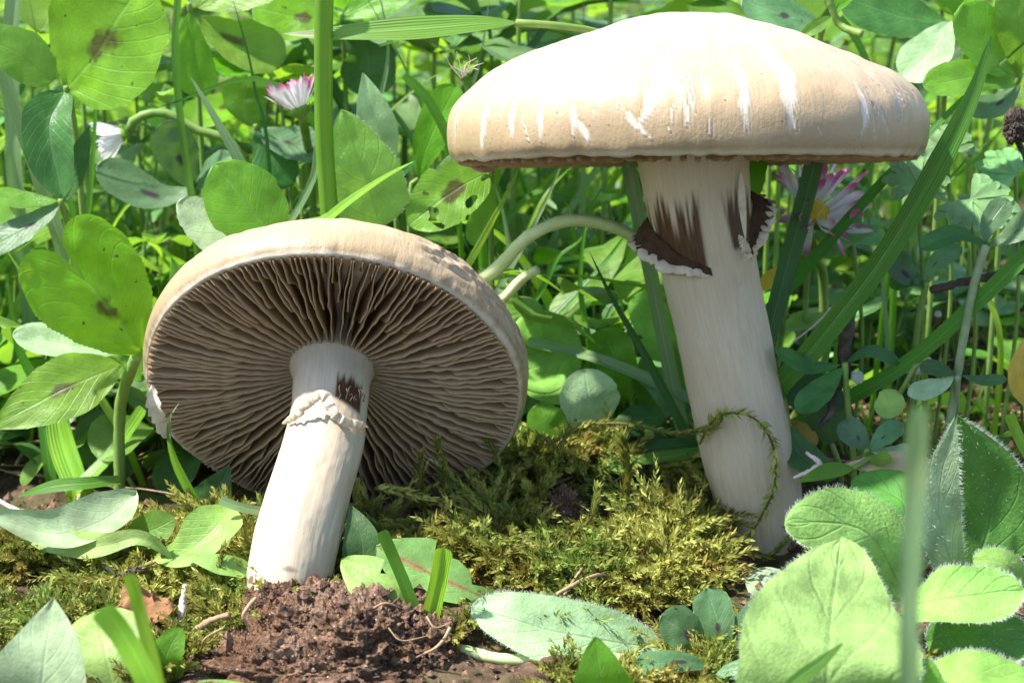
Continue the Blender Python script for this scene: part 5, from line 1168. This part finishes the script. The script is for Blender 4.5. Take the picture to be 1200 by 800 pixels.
for i in range(14):
    mats = [[CL, CL, CL], [CLS, CLS, CLS], [CLN, CLN, CLN], [CL, CLN, CL], [CLD, CLD, CL]][i % 5]
    protos.append((proto_clover([1.2, 2.2, 3.1, 4.0][i % 4], random.uniform(.85, 1.45), mats, i), i % 4, i % 5))
kinds = ['bright green', 'spotted green', 'grey green', 'two toned', 'dark green']
KEEP_OUT = lambda x, y, z: False
rc = random.Random(5); n_c = 0
spots = []
while len(spots) < 225:
    Y = 23.2 + 34 * rc.random() ** 1.9; hw = Y * .36; x = rc.uniform(-hw, hw)
    if Y < 24.5 and -3 < x < 1.2 and rc.random() < .8: continue
    if x > 1.8 and Y < 25.5 and rc.random() < .85: continue      # the bare soil right of the upright mushroom
    if any((x - a) ** 2 + (Y - b) ** 2 < .45 for a, b, _ in spots): continue
    hi = 0 if Y < 24.5 else rc.choice([0, 1, 1, 2, 3] if Y < 28 else [1, 2, 2, 3, 3])
    if x > 1.5 and Y < 33: hi = 0
    if -1 < x < 3 and Y < 27: hi = rc.choice([0, 0, 1])
    spots.append((x, Y, hi))
for i in range(26):
    Y = rc.uniform(27, 34); spots.append((rc.uniform(1.8, Y * .34), Y, rc.choice([0, 1, 1])))
tall = []
for i in range(44):
    Y = rc.uniform(26.5, 33); px_ = rc.uniform(-20, 1220); q_ = P(px_, rc.uniform(-30, 110), Y); tall.append((q_[0], Y, 3, q_[2] / 4.0))
for x, Y, hi, *ex in spots + tall:
    c = [p for p in protos if p[1] == hi]; parts, _, kd = rc.choice(c)
    sc_ = ex[0] if ex else rc.uniform(.8, 1.2)
    top = np.array([x, Y, gh(x, Y) + [1.2, 2.2, 3.1, 4.0][hi] * sc_]); px, py = pix(top)
    o = bpy.data.objects.new('clover', None); COL.objects.link(o); o.location = (x, Y, float(gh(x, Y))); o.rotation_euler = (0, 0, rc.uniform(0, 6.28)); o.scale = (sc_,) * 3
    tag(o, f'{kinds[kd]} turf clover {where(px, py)}', 'clover', 'clover leaves in the turf behind')
    for nm, me in parts:
        q_ = bpy.data.objects.new(nm, me); COL.objects.link(q_); q_.parent = o
# leafy weeds among the clover, with narrower toothed leaves
wprotos = []
for i in range(8):
    r = random.Random(300 + i); h = [1.0, 1.8, 2.8, 4.0][i % 4]; mt = [CL, CLD, CLN, HL, CLP, CL, CLN, HLD][i]; tip = np.array([r.uniform(-.5, .5), r.uniform(-.4, .4), h]); parts = []
    V, F, uv = tube([np.array([0, 0, -.2]), np.array([tip[0] * .2, tip[1] * .2, h * .5]), tip], [.035, .03, .02], n=12, sides=6); me = mesh('stem', V, F, uv); me.materials.append(ST); parts.append(('stem', me))
    for j in range(9):
        f = .25 + .75 * j / 8; a = j * 2.4; el = r.uniform(-.1, .9); d = np.array([math.cos(a) * math.cos(el), math.sin(a) * math.cos(el), math.sin(el)]); L = r.uniform(.45, .95) * (1.1 - .4 * f); b = np.array([tip[0] * f * f, tip[1] * f * f, h * f])
        V, F, uv, D = leaf([b, b + d * L * .5 + [0, 0, .06], b + d * L - [0, 0, .12 * L]], L * r.uniform(.3, .55), r.choice(['lance', 'leafb', 'oval']), n=12, m=4, normal=nrm([-d[0] * .3, -d[1] * .3 - .3, 1.]), fold=.25, ser=.2, nser=7, crinkle=.02, wave=.05)
        me = mesh('leaf_blade', V, F, uv); me.materials.append(mt); parts.append(('leaf_blade', me))
    wprotos.append((parts, h, ['bright green', 'dark green', 'grey green', 'soft green', 'pale', 'bright green', 'grey green', 'deep green'][i]))
for i in range(110):
    Y = rc.uniform(23.4, 33); x = rc.uniform(-Y * .33, Y * .33)
    if Y < 24.8 and -3 < x < 1.2: continue
    if x > 1.8 and Y < 25.5: continue
    c = [w_ for w_ in wprotos if (x <= 1.8 or w_[1] < 2) and (w_[1] < 2 or Y > 25)]
    parts, h, kd = rc.choice(c); s_ = rc.uniform(.8, 1.25); px, py = pix((x, Y, h * s_ * .8))
    o = bpy.data.objects.new('leafy_weed', None); COL.objects.link(o); o.location = (x, Y, float(gh(x, Y))); o.rotation_euler = (0, 0, rc.uniform(0, 6.28)); o.scale = (s_,) * 3
    tag(o, f'{kd} narrow leaved weed {where(px, py)}', 'weed', 'leafy weeds among the clover behind')
    for nm, me in parts:
        q_ = bpy.data.objects.new(nm, me); COL.objects.link(q_); q_.parent = o
# grass blades behind
bprotos = []
for i in range(16):
    r = random.Random(100 + i); h = [2.6, 4., 5.4, 6.6][i % 4]; lean = r.uniform(.1, .9); W = [np.array([0, 0, -.2]), np.array([lean * .25 * h, 0, h * .45]), np.array([lean * .6 * h, 0, h * .8]), np.array([lean * h * 1.0, 0, h * r.uniform(.75, 1.)])]
    V, F, uv, D = leaf(W, r.uniform(.14, .3), 'grasslong', n=20, m=4, normal=nrm([-.6, -.8, .3]), fold=.3, twist=r.uniform(-40, 40)); me = mesh('grass_shoot', V, F, uv); k = i // 4; me.materials.append([GR, GB, GD, GP][k]); bprotos.append((me, i % 4, k))
gk = ['mid green', 'bright yellow green', 'dark green', 'pale blue green']
for i in range(270):
    Y = 23 + 30 * rc.random() ** 1.4; hw = Y * .36; x = rc.uniform(-hw, hw)
    if x < 0 and Y < 25.2: Y += 2.4
    hi = rc.choice([0, 0, 1, 1, 2, 3]) if Y > 26 else rc.choice([0, 0, 1])
    if x > 1.5 and Y < 33: hi = 0
    if x > 1.8 and Y < 27: continue
    c = [p for p in bprotos if p[1] == hi]; me, _, k = rc.choice(c); rz = rc.uniform(0, 6.28)
    o = bpy.data.objects.new('grass_shoot', me); COL.objects.link(o); o.location = (x, Y, float(gh(x, Y))); o.rotation_euler = (rc.uniform(-.2, .2), rc.uniform(-.2, .2), rz); o.scale = (1, 1, rc.uniform(.8, 1.15))
    px, py = pix((x, Y, [2., 3.4, 4.6, 5.6][hi])); ln = 'right' if math.cos(rz) > .3 else ('left' if math.cos(rz) < -.3 else 'back')
    tag(o, f'{gk[k]} turf blade leaning {ln} {where(px, py)}', 'grass blade', 'grass blades in the turf behind')
# the rest of the turf, uncountable: one object of grass, one of leaves
def turf(n, ylo, yhi, seed, wide=.5):
    r = np.random.default_rng(seed); Y = ylo + (yhi - ylo) * r.random(n) ** 1.6; x = r.uniform(-1, 1, n) * (Y * wide + 3)
    return x, Y
A = Arr(); pv = [np.array([v.co[:] for v in p[0].vertices]) for p in bprotos]; pf = [grid_faces(21, 5)] * 16
for gmt, gsd, glb in ((GR, 1, 'mass of short mid green grass filling the lawn behind'), (GB, 7, 'mass of bright yellow green grass between the leaves of the lawn behind')):
    A = Arr(); x, Y = turf(1800 if gsd == 1 else 2400, 23.6, 260 if gsd == 1 else 75, gsd)
    for i in range(len(x)):
        k = rng.integers(16); a = rng.uniform(0, 6.28); c_, s_ = math.cos(a), math.sin(a); v = pv[k]; sc_ = .35 + (.55 if gsd == 1 else .75) * rng.random() + max(0, (Y[i] - 60)) * .006; sc_ = min(sc_, 1.5)
        if Y[i] < 28: sc_ = min(sc_, .28 + .08 * (Y[i] - 23.6))
        if Y[i] < 33 and x[i] > 1.2: sc_ = .2
        A.add(np.stack([v[:, 0] * c_ - v[:, 1] * s_, v[:, 0] * s_ + v[:, 1] * c_, v[:, 2]], 1) * sc_ * [1., 1, .9] + [x[i], Y[i], float(gh(x[i], Y[i]))], pf[k], uv=np.stack(np.broadcast_arrays(np.linspace(0, 1, 5)[None], np.linspace(0, 1, 21)[:, None]), -1).reshape(-1, 2))
    tag(link('turf_grass', A.mesh('turf_grass'), gmt), glb, 'grass', kind='stuff')
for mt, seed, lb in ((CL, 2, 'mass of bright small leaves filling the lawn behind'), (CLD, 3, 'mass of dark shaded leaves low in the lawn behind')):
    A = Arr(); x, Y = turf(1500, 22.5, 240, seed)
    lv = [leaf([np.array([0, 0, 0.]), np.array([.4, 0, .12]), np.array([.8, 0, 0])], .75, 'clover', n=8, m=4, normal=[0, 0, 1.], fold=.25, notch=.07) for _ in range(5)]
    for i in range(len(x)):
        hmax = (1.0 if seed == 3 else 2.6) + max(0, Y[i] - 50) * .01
        if Y[i] < 33 and x[i] > 1.5:
            if rng.random() < .8: continue
            hmax = .3
        hh = rng.uniform(.15, hmax); s0 = rng.uniform(.6, 1.3) * (1 + max(0, Y[i] - 60) * .006); a0 = rng.uniform(0, 6.28)
        tx, ty = rng.normal(0, .35, 2)
        for j in range(3):
            V, F, uv, D = lv[rng.integers(5)]; a = a0 + j * 2.09; c_, s_ = math.cos(a), math.sin(a); q_ = np.stack([V[:, 0] * c_ - V[:, 1] * s_, V[:, 0] * s_ + V[:, 1] * c_, V[:, 2]], 1); q_[:, 2] += q_[:, 0] * tx + q_[:, 1] * ty
            A.add(q_ * s0 + [x[i], Y[i], float(gh(x[i], Y[i])) + hh], F, uv)
    tag(link('turf_leaves', A.mesh('turf_leaves'), mt), lb, 'leaves', kind='stuff')
